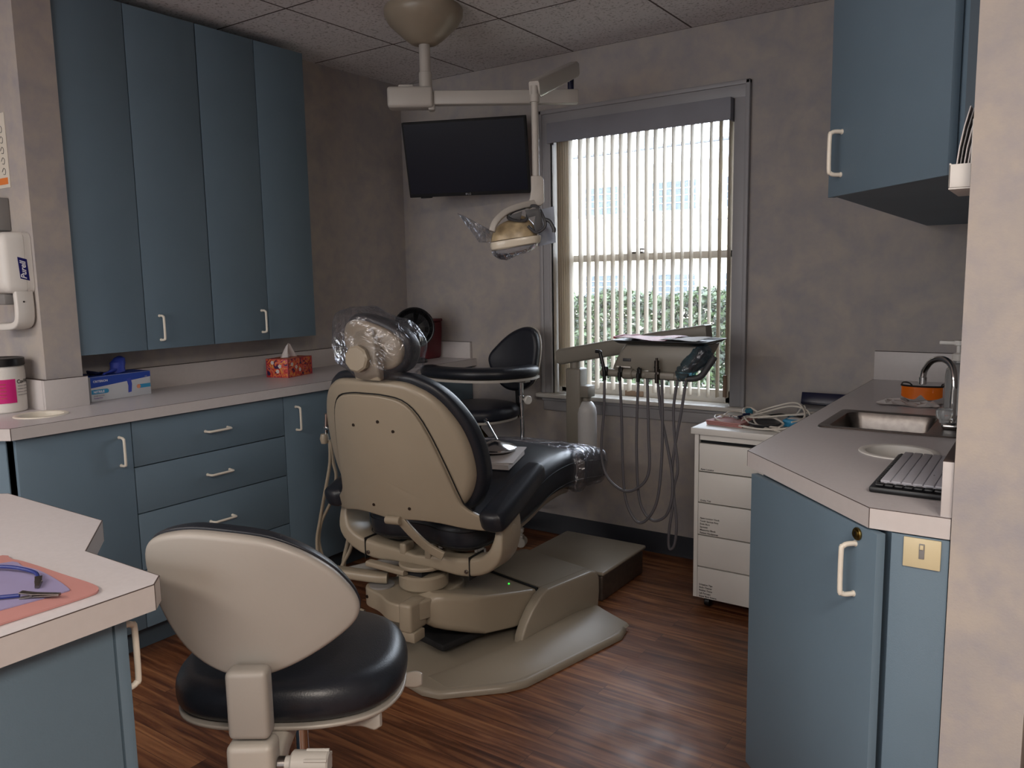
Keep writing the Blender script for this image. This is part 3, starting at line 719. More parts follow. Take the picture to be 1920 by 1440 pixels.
for s in (0, 24): MB().tube([g[6][s], g[6][s] + Vector((0, 0.04, 0.004)), g[6][s] + Vector((0.012 if s == 0 else -0.012, 0.09, -0.004)), g[6][s] + Vector((0.02 if s == 0 else -0.02, 0.12, -0.022))], 0.0026, 8).build('temple', 'black', sg_, world=True)

# keyboard with cover
Tk = frame((2.872, -1.866, CZ + 0.0008), (1, 0.0, 0), (0.0, 1, 0))
kb = thing('keyboard', 'black computer keyboard under a pale ribbed cover on the right counter', 'keyboard', (2.94, -1.70, CZ))
KL = 0.345
MB().box((0.0, 0.0, 0.0), (0.136, KL, 0.012), 0.004, T=Tk).build('keyboard_case', 'black', kb, world=True)
k = MB()
for i in range(7):
    k.box((0.010 + i * 0.0175, 0.008, 0.0122), (0.0255 + i * 0.0175, 0.026, 0.0175), 0.0025, T=Tk)
for j in range(17):
    k.box((0.0075, 0.03 + j * 0.0178, 0.0122), (0.013, 0.046 + j * 0.0178, 0.016), 0.001, T=Tk)
k.build('keys', 'kbkeys', kb, world=True)
k = MB()
for i in range(6):
    k.box((0.016 + i * 0.0195, 0.030, 0.0165), (0.034 + i * 0.0195, KL - 0.012, 0.0205), 0.003, T=Tk)
k.box((0.016, 0.031, 0.0135), (0.131, KL - 0.013, 0.0175), 0.002, T=Tk)
k.box((0.10, 0.12, 0.0202), (0.103, 0.123, 0.0208), T=Tk, m='black')
k.build('keyboard_cover', 'kbcover', kb, world=True)

# brochure holder on the right wall
bh = thing('brochure_holder', 'white plastic rack of leaflets fixed to the inside of the right wall', 'brochure holder', (3.02, -1.88, 1.49))
MB().box((2.995, -1.955, 1.486), (3.0295, -1.80, 1.489), 0.001).box((2.995, -1.957, 1.489), (2.998, -1.80, 1.53), 0.001).box((2.995, -1.957, 1.489), (3.0295, -1.954, 1.528), 0.001).box((2.995, -1.803, 1.489), (3.0295, -1.80, 1.53), 0.001).box((3.0265, -1.957, 1.489), (3.0295, -1.80, 1.60), 0.001).build('rack', 'white', bh, world=True)
for i in range(4):
    x = 3.001 + i * 0.0055
    g = [[Vector((x + 0.018 * t * t + 0.002, -1.95 + s * 0.145, 1.4905 + t * (0.132 - i * 0.004))) for s in (0, 1)] for t in (0, .25, .5, .75, 1)]
    k = MB().sheet(g).sheet([[p + Vector((0.0018, 0, 0)) for p in r[::-1]] for r in g]); k.sheet([[r[0], r[0] + Vector((0.0018, 0, 0))] for r in g])
    tag(k.build('leaflet', 'paperw' if i != 1 else 'grey'), ['white leaflet at the front of the wall rack', 'grey-edged leaflet in the wall rack', 'third leaflet from the room side in the wall rack', 'leaflet nearest the wall in the wall rack'][i], 'leaflet', 'leaflets in the wall rack')

# ================================================================== DENTAL CHAIR
AX = pi and R(4.0)
ch = thing('dental_chair', 'taupe and black dental patient chair in the middle of the room', 'dental chair', (1.335, -1.42, 0), AX)
Tc = ch.matrix_basis.inverted()
Tb = Tc @ Matrix.Translation((1.50, -0.80, 0)) @ Matrix.Rotation(R(-11.5), 4, 'Z')     # frame of the floor base

def spline(pts, n=8):
    pts = [Vector(p) for p in pts]; out = []; N = len(pts)
    for i in range(N - 1):
        a, b_, c, d = pts[max(0, i - 1)], pts[i], pts[i + 1], pts[min(N - 1, i + 2)]
        for t in range(n):
            t /= n; out.append(0.5 * ((2 * b_) + (c - a) * t + (2 * a - 5 * b_ + 4 * c - d) * t * t + (3 * b_ - a - 3 * c + d) * t ** 3))
    out.append(pts[-1]); return out
def bar(k, pts, wa, hb, side=(0, 1, 0), r=0.3, n=3, m=None):
    """rounded-rectangle bar swept along pts; wa = half width along side, hb = half thickness (numbers or lists)"""
    pts = [Vector(p) for p in pts]; N = len(pts); rings = []
    for i in range(N):
        t = (pts[min(N - 1, i + 1)] - pts[max(0, i - 1)]).normalized(); s = Vector(side); s = (s - t * s.dot(t)).normalized(); u = t.cross(s)
        a = wa[i] if isinstance(wa, (list, tuple)) else wa; h = hb[i] if isinstance(hb, (list, tuple)) else hb
        q = rrect(-a, -h, a, h, min(a, h) * r, n); rings.append([pts[i] + s * x + u * y for x, y in q])
    return k.loft(rings, m=m)

# floor plate: raised outer lip and inner dish
def TB(k): k.v = [Tb @ v for v in k.v]; return k
plate = [(0.38, -0.03), (0.405, -0.09), (0.40, -0.59), (0.375, -0.66), (0.25, -0.84), (0.19, -0.865), (-0.19, -0.865), (-0.25, -0.84), (-0.375, -0.66), (-0.40, -0.59), (-0.405, -0.09), (-0.38, -0.03), (-0.2, 0.03), (0.2, 0.03)]
def densify(poly, d=0.03):
    out = []
    for i in range(len(poly)):
        a = Vector(poly[i]); c = Vector(poly[(i + 1) % len(poly)]); n_ = max(1, int((c - a).length / d))
        out += [a + (c - a) * j / n_ for j in range(n_)]
    return out
k = MB().pad([tuple(p) for p in densify(plate)], 0.001, 0.026, 0.002, 0.016, 0.0, sm=False, inner=3)
# sloping side wings up to the housing
for s in (1, -1):
    rings = []
    for y, z0_, x1 in ((0.0, 0.052, 0.215), (-0.12, 0.058, 0.22), (-0.30, 0.05, 0.215), (-0.45, 0.038, 0.21), (-0.62, 0.032, 0.185), (-0.80, 0.0285, 0.155)):
        xo = 0.398 if y > -0.60 else (0.38 if y > -0.7 else 0.26)
        if y == 0.0: xo = 0.37
        rings.append([Vector((s * x1 * 0.9, y, 0.02)), Vector((s * x1 * 0.9, y, z0_ - 0.002)), Vector((s * x1, y, z0_)), Vector((s * (x1 + 0.03), y, z0_ * 0.75 + 0.006)), Vector((s * (xo - 0.012), y, 0.0265)), Vector((s * xo, y, 0.018))])
    k.loft(rings if s == 1 else [r[::-1] for r in rings])
TB(k).build('floor_plate', 'chair_base', ch)
# rear housing: wide block with curved cheeks
def cheek(x0, x1):
    pr = [(0.02, 0.02), (0.03, 0.10), (0.028, 0.16), (0.012, 0.187), (-0.02, 0.195), (-0.27, 0.195), (-0.31, 0.176), (-0.352, 0.138), (-0.385, 0.095), (-0.408, 0.05), (-0.415, 0.02)]
    k_ = MB(); k_.prism(pr, min(x0, x1), max(x0, x1), 0.008, T=Matrix(((0, 0, 1, 0), (1, 0, 0, 0), (0, 1, 0, 0), (0, 0, 0, 1))), seg=3); return k_
k = cheek(0.155, 0.2); k2 = cheek(-0.2, -0.155); k.raw(k2.v, k2.f)
k.prism([(0.02, 0.02), (0.03, 0.10), (0.028, 0.16), (0.012, 0.187), (-0.02, 0.195), (-0.275, 0.195), (-0.275, 0.188), (-0.2, 0.03)], -0.16, 0.16, 0.0, T=Matrix(((0, 0, 1, 0), (1, 0, 0, 0), (0, 1, 0, 0), (0, 0, 0, 1))))
k.cyl((0.2, -0.36, 0.032), (0.202, -0.36, 0.032), 0.004, n=12, m='dsteel') if False else None
TB(k).build('pump_housing', 'chair_base', ch)
TB(MB().box((-0.154, -0.285, 0.03), (0.154, -0.277, 0.192))).build('housing_gap', 'gap', ch)
# lift arm
rings = []
for y, hw, zb, zt in ((-0.20, 0.148, 0.07, 0.178), (-0.287, 0.15, 0.065, 0.186), (-0.40, 0.151, 0.07, 0.208), (-0.54, 0.151, 0.092, 0.236), (-0.60, 0.142, 0.108, 0.252), (-0.68, 0.112, 0.135, 0.272), (-0.715, 0.095, 0.15, 0.276), (-0.735, 0.08, 0.165, 0.262)):
    rings.append([Vector((x, y, z)) for x, z in rrect(-hw, zb, hw, zt, 0.012 if y > -0.6 else 0.028, 4)])
TB(MB().loft(rings)).build('lift_arm', 'chair', ch)
TB(MB().box((-0.10, -0.70, 0.06), (0.10, -0.32, 0.09), 0.01).tube([(0.08, -0.30, 0.05), (0.0, -0.45, 0.04), (-0.05, -0.6, 0.05), (-0.12, -0.75, 0.06)], 0.008)).build('under_arm_linkage', 'bmatte', ch)
TB(MB().cyl((0.055, -0.335, 0.1945), (0.055, -0.335, 0.198), 0.003, n=10)).build('power_light', 'led', ch)
# front saddle under the swivel, with the left ear
k = MB()
k.pad([(-0.19, -0.05), (-0.205, -0.10), (-0.175, -0.145), (-0.10, -0.17), (-0.02, -0.21), (0.05, -0.20), (0.09, -0.12), (0.10, 0.0), (0.08, 0.10), (-0.05, 0.13), (-0.12, 0.05), (-0.15, 0.0)], 0.195, 0.262, 0.006, 0.008)
k.box((0.02, -0.215, 0.165), (0.075, -0.12, 0.268), 0.012, seg=3)
k.build('saddle_bracket', 'chair', ch)
MB().box((0.03, -0.21, 0.135), (0.085, -0.15, 0.17), 0.004).build('saddle_foot', 'chair', ch)
MB().cyl((-0.14, -0.10, 0.262), (-0.14, -0.10, 0.268), 0.045, n=32).build('ear_plate', 'grey', ch)
k = MB(); bar(k, spline([(-0.125, -0.085, 0.288), (-0.16, -0.10, 0.289), (-0.28, -0.125, 0.292), (-0.42, -0.15, 0.294)], 3), 0.026, 0.017, side=(0, 1, 0), r=0.7)
k.build('instrument_arm', 'chair', ch)
k = MB()
for x_, y_, z_ in ((-0.168, -0.148, 0.232),): k.cyl((x_, y_, z_), (x_, y_ - 0.004, z_), 0.006, n=16)
k.build('bracket_screw', 'dsteel', ch)
# swivel hub
MB().lathe([(0, 0.262), (0.075, 0.262), (0.08, 0.266), (0.088, 0.275), (0.09, 0.315), (0.082, 0.322), (0.04, 0.322), (0.04, 0.345), (0.086, 0.345), (0.088, 0.352), (0.084, 0.358), (0, 0.358)], (0, -0.035, 0), n=48).build('swivel_hub', 'chair', ch)
MB().box((-0.035, -0.10, 0.3225), (0.04, 0.01, 0.3448)).build('hub_slot', 'gap', ch)
k = MB(); bar(k, [(-0.02, -0.11, 0.334), (-0.10, -0.11, 0.338), (-0.19, -0.11, 0.342)], 0.017, 0.010, side=(0, 1, 0), r=0.6); k.build('swivel_lever', 'chair', ch)
# yoke
k = MB()
pth = [(0.0, -0.035, 0.374), (0.10, -0.035, 0.376), (0.19, -0.035, 0.376), (0.27, -0.033, 0.394), (0.318, -0.025, 0.43), (0.335, -0.01, 0.475), (0.338, 0.0, 0.53), (0.336, 0.005, 0.585)]
wa = [0.05, 0.046, 0.044, 0.048, 0.06, 0.066, 0.06, 0.045]; hb = [0.018, 0.026, 0.032, 0.03, 0.026, 0.017, 0.014, 0.011]
for s in (1, -1):
    q = spline([(s * x, y, z) for x, y, z in pth], 4)
    W_ = [v.x for v in spline([(a, 0, 0) for a in wa], 4)]; H_ = [v.x for v in spline([(a, 0, 0) for a in hb], 4)]
    bar(k, q, W_, H_, side=(0, 1, 0), r=0.45)
for s in (1, -1): k.box((s * 0.055 - 0.014, -0.084, 0.385), (s * 0.055 + 0.014, -0.03, 0.425), 0.006, seg=3)
k.build('seat_yoke', 'chair', ch)
for s in (1, -1):
    MB().box((s * 0.228 - 0.0012, -0.0835, 0.34), (s * 0.228 + 0.0012, 0.01, 0.421)).build('yoke_joint', 'stitch', ch)
    MB().cyl((s * 0.215, -0.079, 0.368), (s * 0.215, -0.085, 0.368), 0.007, n=16, bev=0.001).build('yoke_screw', 'steel', ch)
MB().cyl((0.348, 0.005, 0.515), (0.354, 0.005, 0.515), 0.016, n=28, bev=0.001).build('pivot_cap', 'chair', ch)
# seat + leg rest cushion
path = spline([(0, -0.085, 0.535), (0, -0.03, 0.54), (0, 0.08, 0.552), (0, 0.22, 0.59), (0, 0.34, 0.63), (0, 0.46, 0.652), (0, 0.62, 0.655), (0, 0.80, 0.632), (0, 0.95, 0.600), (0, 1.10, 0.558)], 8)
cum = [0.0]
for i in range(1, len(path)): cum.append(cum[-1] + (path[i] - path[i - 1]).length)
LEN = cum[-1]
def onpath(sv):
    sv = max(-0.02, min(LEN + 0.02, sv)); i = 0
    while i < len(cum) - 2 and cum[i + 1] < sv: i += 1
    t = (sv - cum[i]) / (cum[i + 1] - cum[i]); p = path[i].lerp(path[i + 1], t); d = (path[i + 1] - path[i]).normalized(); n_ = Vector((0, -d.z, d.y)); return p, n_
def seat_fn(dz=0.0):
    def fn(x, y, h):
        if h < 0:
            u_ = max(0.0, min(1.0, (y - 0.15) / 0.25)) * max(0.0, min(1.0, (LEN + 0.25 - y) / 0.45)); h = h * (1 + 0.33 * u_)
        p, n_ = onpath(y); edge = -0.05 * (abs(x) / 0.27) ** 4 * 0.25
        return Vector((x, p.y, p.z)) + n_ * (h + edge + dz)
    return fn
half = [(0.0, 0.02), (0.05, 0.012), (0.12, -0.005), (0.19, 0.006), (0.235, 0.05), (0.258, 0.14), (0.266, 0.26), (0.268, 0.42), (0.266, 0.58), (0.264, 0.74), (0.258, 0.90), (0.248, 1.04), (0.225, LEN - 0.03), (0.16, LEN), (0.0, LEN)]
OUTL = half[1:-1] + [(-x, y) for x, y in half[1:-1]][::-1]
seat = MB().pad(OUTL, -0.118, 0.0, 0.048, 0.04, 0.006, fn=seat_fn()).build('seat_cushion', 'vinyl', ch)
k = MB(); f_ = seat_fn()
pp = [p for p in smooth2(OUTL, 4)]
for h in (-0.034, -0.09): k.tube([f_(p.x * 1.002, p.y, h) for p in pp], 0.0016, 6, sm=False, closed=True)
k.build('piping', 'stitch', seat)
k = MB().pad([(0.17, 0.16), (0.22, 0.22), (0.225, 0.5), (0.20, 0.82), (0.15, 0.9), (-0.15, 0.9), (-0.20, 0.82), (-0.225, 0.5), (-0.22, 0.22), (-0.17, 0.16)], -0.15, -0.108, 0.02, 0.003, fn=seat_fn())
k.build('seat_pan', 'chair_base', ch)
# back rest
def back_fn(x, z, h):
    return Vector((x, -0.02 - 0.26 * z + 0.95 * x * x - h, z))
hs = [(0.19, 0.592), (0.24, 0.607), (0.272, 0.64), (0.296, 0.695), (0.304, 0.75), (0.298, 0.83), (0.276, 0.905), (0.232, 0.978), (0.175, 1.022), (0.10, 1.042)]
hs = [(x * 0.975, 0.83 + (z - 0.83) * 0.985) for x, z in hs]
SH = hs + [(-x, z) for x, z in hs[::-1]]
cush = [(x * 1.06 + 0.003, 0.83 + (z - 0.83) * 1.09 + 0.004) for x, z in hs]
CU = cush + [(-x, z) for x, z in cush[::-1]]
back = MB().pad(CU, -0.075, -0.004, 0.03, 0.018, 0.0, fn=lambda x, y, h: back_fn(x, y, h)).build('back_cushion', 'vinyl', ch)
sh = MB().pad(SH, -0.004, 0.026, 0.002, 0.022, 0.004, fn=back_fn).build('back_shell', 'chair', ch)
pr = [(0.0, 0.556), (0.10, 0.562), (0.18, 0.556), (0.26, 0.538), (0.335, 0.53), (0.345, 0.553), (0.30, 0.585), (0.262, 0.615), (0.245, 0.65), (0.222, 0.75), (0.196, 0.85), (0.166, 0.93), (0.125, 0.975), (0.06, 0.99), (0.0, 0.992)]
PN = pr + [(-x, z) for x, z in pr[1:-1][::-1]]
pnl = MB().pad([tuple(p) for p in smooth2(PN, 3)], 0.024, 0.040, 0.001, 0.006, 0.002, fn=back_fn, sm=False).build('back_panel', 'chair', ch)
k = MB()
kk = [p for p in smooth2([(x * 1.035, 0.775 + (z - 0.775) * 1.02) for x, z in PN], 3) if p.y > 0.60]
kk.sort(key=lambda p: math.atan2(p.x, p.y - 0.6))
k.tube([back_fn(p.x, p.y, 0.027 + 0.003) for p in kk], 0.0022, 6, sm=False); k.build('panel_groove', 'stitch', pnl)
for x, z in ((-0.075, 0.885), (0.035, 0.905), (0.085, 0.875), (-0.065, 0.60), (0.085, 0.605)):
    p = back_fn(x, z, 0.0405); MB().cyl(p, p + Vector((0, -0.003, 0)), 0.0052, n=14).build('panel_screw', 'dsteel', pnl)
# tilt link below the back
k = MB(); bar(k, spline([(0.03, -0.20, 0.562), (0.045, -0.195, 0.545), (0.07, -0.17, 0.50), (0.10, -0.14, 0.455), (0.15, -0.12, 0.425)], 3), 0.016, 0.007, side=(1, 0.2, 0.3), r=0.5)
k.cyl((-0.012, -0.215, 0.556), (0.045, -0.212, 0.558), 0.0145, n=20, bev=0.002); k.build('tilt_link', 'chair', ch)
# head rest on its glide bar
k = MB(); bar(k, [(0, -0.255, 0.96), (0, -0.285, 1.04), (0, -0.30, 1.10)], 0.022, 0.004, side=(1, 0, 0), r=0.5); k.build('glide_bar', 'tan', ch)
HC = Vector((0.012, 1.150)); hrot = R(-17)
def head_fn(x, y, h):
    X = HC.x + x * cos(hrot) - y * sin(hrot); Z = HC.y + x * sin(hrot) + y * cos(hrot)
    return Vector((X, -0.288 - 0.10 * (Z - 1.147) + 1.6 * (X - HC.x) ** 2 - h, Z))
def ell(a, b_, n=20, p=2.4):
    return [(a * abs(cos(t)) ** (2 / p) * (1 if cos(t) >= 0 else -1), b_ * abs(sin(t)) ** (2 / p) * (1 if sin(t) >= 0 else -1)) for t in [2 * pi * i / n for i in range(n)]]
hcush = MB().pad(ell(0.136, 0.090), -0.075, -0.004, 0.03, 0.018, 0, fn=head_fn).build('headrest_cushion', 'vinyl', ch)
hsh = MB().pad(ell(0.118, 0.071), -0.004, 0.016, 0.002, 0.012, 0.003, fn=head_fn).build('headrest_shell', 'chair', ch)
k = MB(); bar(k, [(0.03, -0.318, 1.045), (0.03, -0.325, 1.08), (0.028, -0.327, 1.13), (0.015, -0.318, 1.18), (0.01, -0.308, 1.195)], [0.05, 0.052, 0.05, 0.04, 0.03], [0.012, 0.018, 0.02, 0.014, 0.006], side=(1, 0, 0), r=0.5); k.build('headrest_bracket', 'chair', hsh)
MB().lathe([(0, 0), (0.036, 0), (0.043, 0.004), (0.043, 0.020), (0.037, 0.026), (0, 0.027)], (0.018, -0.347, 1.112), (0.1, -1, 0), n=9).build('headrest_knob', 'chair', hsh)
# arm rests
sl = R(19)
for s in (1, -1):
    org = Vector((s * 0.338, -0.135, 0.572))
    def afn(x, y, h, o=org): return o + Vector((x, y * cos(sl) - h * sin(sl), y * sin(sl) + h * cos(sl)))
    L_ = 0.36 if s == 1 else 0.36
    ol = [(0.0, 0.0), (0.030, 0.008), (0.047, 0.04), (0.047, 0.2), (0.038, L_ - 0.03), (0.02, L_ - 0.003), (-0.02, L_ - 0.003), (-0.038, L_ - 0.03), (-0.047, 0.2), (-0.047, 0.04), (-0.030, 0.008)]
    MB().pad(ol, -0.046, 0.024, 0.018, 0.026, 0.003, fn=afn).build('armrest', 'vinyl', ch)

# clear plastic sleeves
def lump(p, a, f_=18, sd=0):
    return a * (sin(p.x * f_ * 2.3 + sd) * cos(p.z * f_ * 1.7 + p.y * f_) + 0.6 * sin(p.y * f_ * 3.1 + p.x * f_ * 2.9 + sd * 2) * cos(p.z * f_ * 3.7))
k = MB().pad(ell(0.148, 0.108, 28, 2.6), -0.086, 0.072, 0.03, 0.045, 0, fn=lambda x, y, h: (lambda q: q + Vector((lump(q, 0.004), lump(q, 0.005, 23, 1), lump(q, 0.004, 20, 2))))(head_fn(x, y, h)), res=4)
t = k.build('plastic_sleeve', 'film', None, ang=60)
for v in t.data.vertices: v.co = ch.matrix_basis @ v.co
tag(t, 'clear plastic sleeve wrapped over the headrest of the dental chair', 'plastic cover')
cor = [Vector((-0.115, -0.30, 1.24)), Vector((-0.16, -0.31, 1.245)), Vector((-0.125, -0.32, 1.15)), Vector((-0.12, -0.30, 1.05)), Vector((-0.10, -0.34, 0.985)), Vector((0.0, -0.345, 1.0)), Vector((0.08, -0.34, 1.03)), Vector((-0.02, -0.35, 1.05)), Vector((-0.1, -0.345, 1.08))]
TOE = [(x, y) for x, y in half[1:-1] if y > 0.7]
k = MB()
ol = [(0.273, 0.76), (0.270, 0.86), (0.263, 0.98), (0.255, LEN - 0.12), (0.235, LEN - 0.03), (0.17, LEN + 0.008), (-0.17, LEN + 0.008), (-0.235, LEN - 0.03), (-0.255, LEN - 0.12), (-0.263, 0.98), (-0.270, 0.86), (-0.273, 0.76)]
k.pad(ol, -0.126, 0.008, 0.05, 0.042, 0.006, fn=lambda x, y, h: (lambda q: q + Vector((lump(q, 0.002, 25), 0, lump(q, 0.003, 27, 1))))(seat_fn()(x, y, h)), res=6)
rim = [(0.276, 0.83)]
t = k.build('plastic_sleeve', 'film', None, ang=60)
for v in t.data.vertices: v.co = ch.matrix_basis @ v.co
tag(t, 'clear plastic sleeve stretched over the foot end of the dental chair', 'plastic cover')
el = MB().tube([ch.matrix_basis @ seat_fn()(x, 0.75, h) for x, h in ((0.25, 0.008), (0.277, -0.01), (0.281, -0.05), (0.277, -0.1), (0.25, -0.122), (0.0, -0.125), (-0.25, -0.122), (-0.278, -0.1), (-0.281, -0.05), (-0.276, -0.01), (-0.25, 0.008), (0.0, 0.016))], 0.004, 8, closed=True)
el.build('elastic_rim', 'film', t)

# papers and chrome disc on the seat
P3 = ch.matrix_basis
def onseat(x, sv, h): return P3 @ seat_fn()(x, sv, h)
def flatstack(name, m, cx, cs, w_, l_, h0, h1, rot, label, cat, parent=None):
    c_, s_ = cos(rot), sin(rot); k_ = MB(); g = []
    for h in (h0, h1):
        g.append([onseat(cx + a * c_ - b2 * s_, cs + a * s_ + b2 * c_, h) for a, b2 in ((-w_, -l_), (w_, -l_), (w_, l_), (-w_, l_))])
    k_.loft(g); return tag(k_.build(name, m), label, cat)
flatstack('paper_stack', 'paperw', 0.075, 0.475, 0.075, 0.075, 0.009, 0.030, 0.1, 'white block of papers lying on the knee of the dental chair', 'papers')
flatstack('paper_slip', 'paperw', 0.08, 0.485, 0.078, 0.078, 0.031, 0.034, 0.18, 'thin slip of paper on top of the white papers on the dental chair', 'paper')
dp = onseat(0.045, 0.505, 0.0355)
ds = thing('chrome_disc', 'round chrome disc with a rod resting on the papers on the dental chair', 'metal disc', tuple(dp))
MB().lathe([(0, 0), (0.075, 0), (0.082, 0.006), (0.083, 0.012), (0.075, 0.017), (0.03, 0.034), (0.012, 0.04), (0, 0.041)], dp, n=48).build('disc_body', 'chrome', ds, world=True)
MB().cyl(dp + Vector((0.0, 0.01, 0.038)), dp + Vector((-0.085, 0.06, 0.095)), 0.005, n=12).cyl(dp + Vector((-0.085, 0.06, 0.095)), dp + Vector((-0.098, 0.066, 0.10)), 0.009, n=12).build('rod', 'chrome', ds, world=True)

# assistant tubing beside the chair
P_ = lambda x, y, z: P3 @ Vector((x, y, z))
hz = thing('suction_holder', 'small chrome tip holder with beige suction hoses left of the chair back', 'suction holder', tuple(P_(-0.47, 0.0, 0.3)))
MB().cyl(P_(-0.468, 0, 0.80), P_(-0.463, 0, 0.85), 0.011, n=16).cyl(P_(-0.472, 0, 0.775), P_(-0.468, 0, 0.80), 0.007, n=12).box((-0.475, -0.015, 0.79), (-0.40, 0.015, 0.80), 0.003, T=P3).build('tip_holder', 'chrome', hz, world=True)
MB().lathe([(0, -0.02), (0.014, -0.018), (0.018, 0), (0.014, 0.018), (0, 0.02)], P_(-0.472, -0.01, 0.755), n=20).build('valve_knob', 'chair', hz, world=True)
for pts, r in (([(-0.456, 0, 0.75), (-0.46, 0.0, 0.66), (-0.49, 0.0, 0.55), (-0.545, 0.02, 0.42), (-0.58, 0.03, 0.31), (-0.56, 0.03, 0.2), (-0.45, 0.0, 0.12), (-0.3, -0.02, 0.1)], 0.0065),
               ([(-0.45, 0, 0.745), (-0.452, 0.01, 0.66), (-0.45, 0.02, 0.6), (-0.49, 0.03, 0.50), (-0.55, 0.03, 0.40), (-0.585, 0.05, 0.29), (-0.53, 0.06, 0.16), (-0.4, 0.03, 0.08), (-0.25, 0, 0.06)], 0.0065),
               ([(-0.40, 0.02, 0.62), (-0.385, 0.03, 0.52), (-0.40, 0.04, 0.44), (-0.43, 0.05, 0.34), (-0.46, 0.05, 0.24), (-0.46, 0.05, 0.12), (-0.36, 0.02, 0.05), (-0.2, 0.0, 0.05)], 0.009),
               ([(-0.395, 0.0, 0.62), (-0.37, 0.02, 0.50), (-0.37, 0.03, 0.42), (-0.40, 0.03, 0.32), (-0.45, 0.02, 0.22), (-0.43, 0.0, 0.1), (-0.3, -0.03, 0.05)], 0.0075)):
    MB().tube([P_(*p) for p in pts], r, 10).build('suction_hose', 'chair', hz, world=True)
MB().tube([P_(-0.66, 0.22, 0.10), P_(-0.52, 0.46, 0.11), P_(-0.44, 0.60, 0.11)], 0.024, 16).build('floor_tube', 'offwhite', hz, world=True)
for i, (x, y) in enumerate(((-0.20, 0.10), (-0.15, 0.12), (-0.28, 0.16))): MB().tube([P_(x, y, 0.33), P_(x + .0, y + .02, 0.2), P_(x - .03 - .1 * (i == 2), y + .03, 0.02)], 0.006, 8).build('drain_tube', 'chair', hz, world=True)

# utility box in front of the chair
ub = thing('floor_box', 'low beige-topped metal utility box on the floor in front of the chair', 'floor box', (1.45, -0.5, 0), R(-1))
MB().box((1.252, -0.695, 0.001), (1.652, -0.30, 0.115), 0.01, seg=3).build('box_sides', 'boxmetal', ub, world=True)
MB().box((1.242, -0.706, 0.1155), (1.662, -0.29, 0.133), 0.008, seg=3).build('box_lid', 'chair_base', ub, world=True)

# ================================================================== DELIVERY UNIT
du = thing('delivery_unit', 'beige instrument delivery unit with hanging hoses in front of the window', 'dental delivery unit', (1.294, -0.25, 0.45))
MB().box((1.240, -0.288, 0.45), (1.318, -0.212, 0.925), 0.008, seg=3).cyl((1.272, -0.25, 0.925), (1.272, -0.25, 0.955), 0.024).build('post', 'deliv', du, world=True)
MB().tube([P3 @ Vector((0.0, 0.30, 0.40)), P3 @ Vector((0.02, 0.5, 0.46)), P3 @ Vector((0.04, 0.8, 0.49)), (1.294, -0.25, 0.47)], 0.025, 14).build('support_arm', 'deliv', du, world=True)
MB().box((1.31, -0.285, 0.79), (1.36, -0.215, 0.845), 0.004).cyl((1.334, -0.25, 0.77), (1.334, -0.25, 0.795), 0.021).build('bottle_bracket', 'deliv', du, world=True)
MB().lathe([(0, 0.49), (0.042, 0.49), (0.047, 0.495), (0.047, 0.715), (0.043, 0.74), (0.03, 0.762), (0.018, 0.77), (0.018, 0.776), (0, 0.776)], (1.334, -0.25, 0), n=40).build('water_bottle', 'bottle', du, world=True)
k = MB(); bar(k, [(1.188, -0.25, 0.975), (1.2, -0.25, 0.976), (1.50, -0.25, 1.032), (1.70, -0.25, 1.07), (1.92, -0.25, 1.108), (1.93, -0.25, 1.109)], 0.035, [0.030, 0.037, 0.037, 0.037, 0.034, 0.03], side=(0, 1, 0), r=0.35); k.build('spring_arm', 'deliv', du, world=True)
MB().cyl((1.86, -0.27, 1.06), (1.86, -0.42, 1.04), 0.03).build('arm_joint', 'deliv', du, world=True)
k = MB(); rings = []
for z, x0, x1, y0, y1 in ((0.972, 1.640, 1.985, -0.59, -0.40), (1.0, 1.655, 1.99, -0.60, -0.38), (1.045, 1.68, 2.01, -0.60, -0.36), (1.075, 1.70, 2.02, -0.59, -0.35), (1.08, 1.71, 2.01, -0.58, -0.36)):
    rings.append([Vector((x, y, z)) for x, y in rrect(x0, y0, x1, y1, 0.02, 4)])
k.loft(rings).build('control_head', 'deliv', du, world=True)
MB().box((1.70, -0.6035, 1.008), (1.735, -0.5985, 1.02), 0.001, m='dgrey').box((1.672, -0.607, 0.982), (1.735, -0.60, 0.988), 0.002, m='white').build('control_buttons', 'dgrey', du, world=True)
k = MB(); k.cyl((1.60, -0.60, 0.958), (1.98, -0.60, 0.955), 0.016, n=20, bev=0.003); k.cyl((1.70, -0.60, 0.957), (1.745, -0.60, 0.957), 0.022, n=20, bev=0.003); k.box((1.80, -0.62, 0.944), (1.93, -0.58, 0.972), 0.008)
k.build('holder_bar', 'deliv', du, world=True)
MB().tube([(1.93, -0.60, 0.953), (1.99, -0.60, 0.951), (2.03, -0.60, 0.962), (2.056, -0.60, 0.995), (2.085, -0.60, 1.04)], 0.0125, 12).build('grab_handle', 'dgrey', du, world=True)
MB().tube([(1.99, -0.605, 0.99), (2.02, -0.605, 1.03), (2.05, -0.605, 1.068)], 0.012, 12).build('head_handle', 'dgrey', du, world=True)
k = MB().tube([(1.935, -0.60, 0.958), (1.965, -0.60, 0.975), (1.99, -0.60, 1.0), (2.02, -0.60, 1.03), (2.045, -0.60, 1.06), (2.06, -0.60, 1.075)], [0.018, 0.028, 0.036, 0.038, 0.034, 0.02], 16, res=6)
for v in k.v: v += Vector((lump(v, 0.005, 22), lump(v, 0.003, 30, 1), lump(v, 0.005, 26, 2)))
k.build('handle_sleeve', 'bluefilm', du, world=True)
XX = lambda px: 1.616 + (px - 1155) * 0.00240 + (px - 1155) * (px - 1238) * -1e-7
ZZ = lambda py: 0.945 - (py - 700) * 0.00225
YH = -0.60
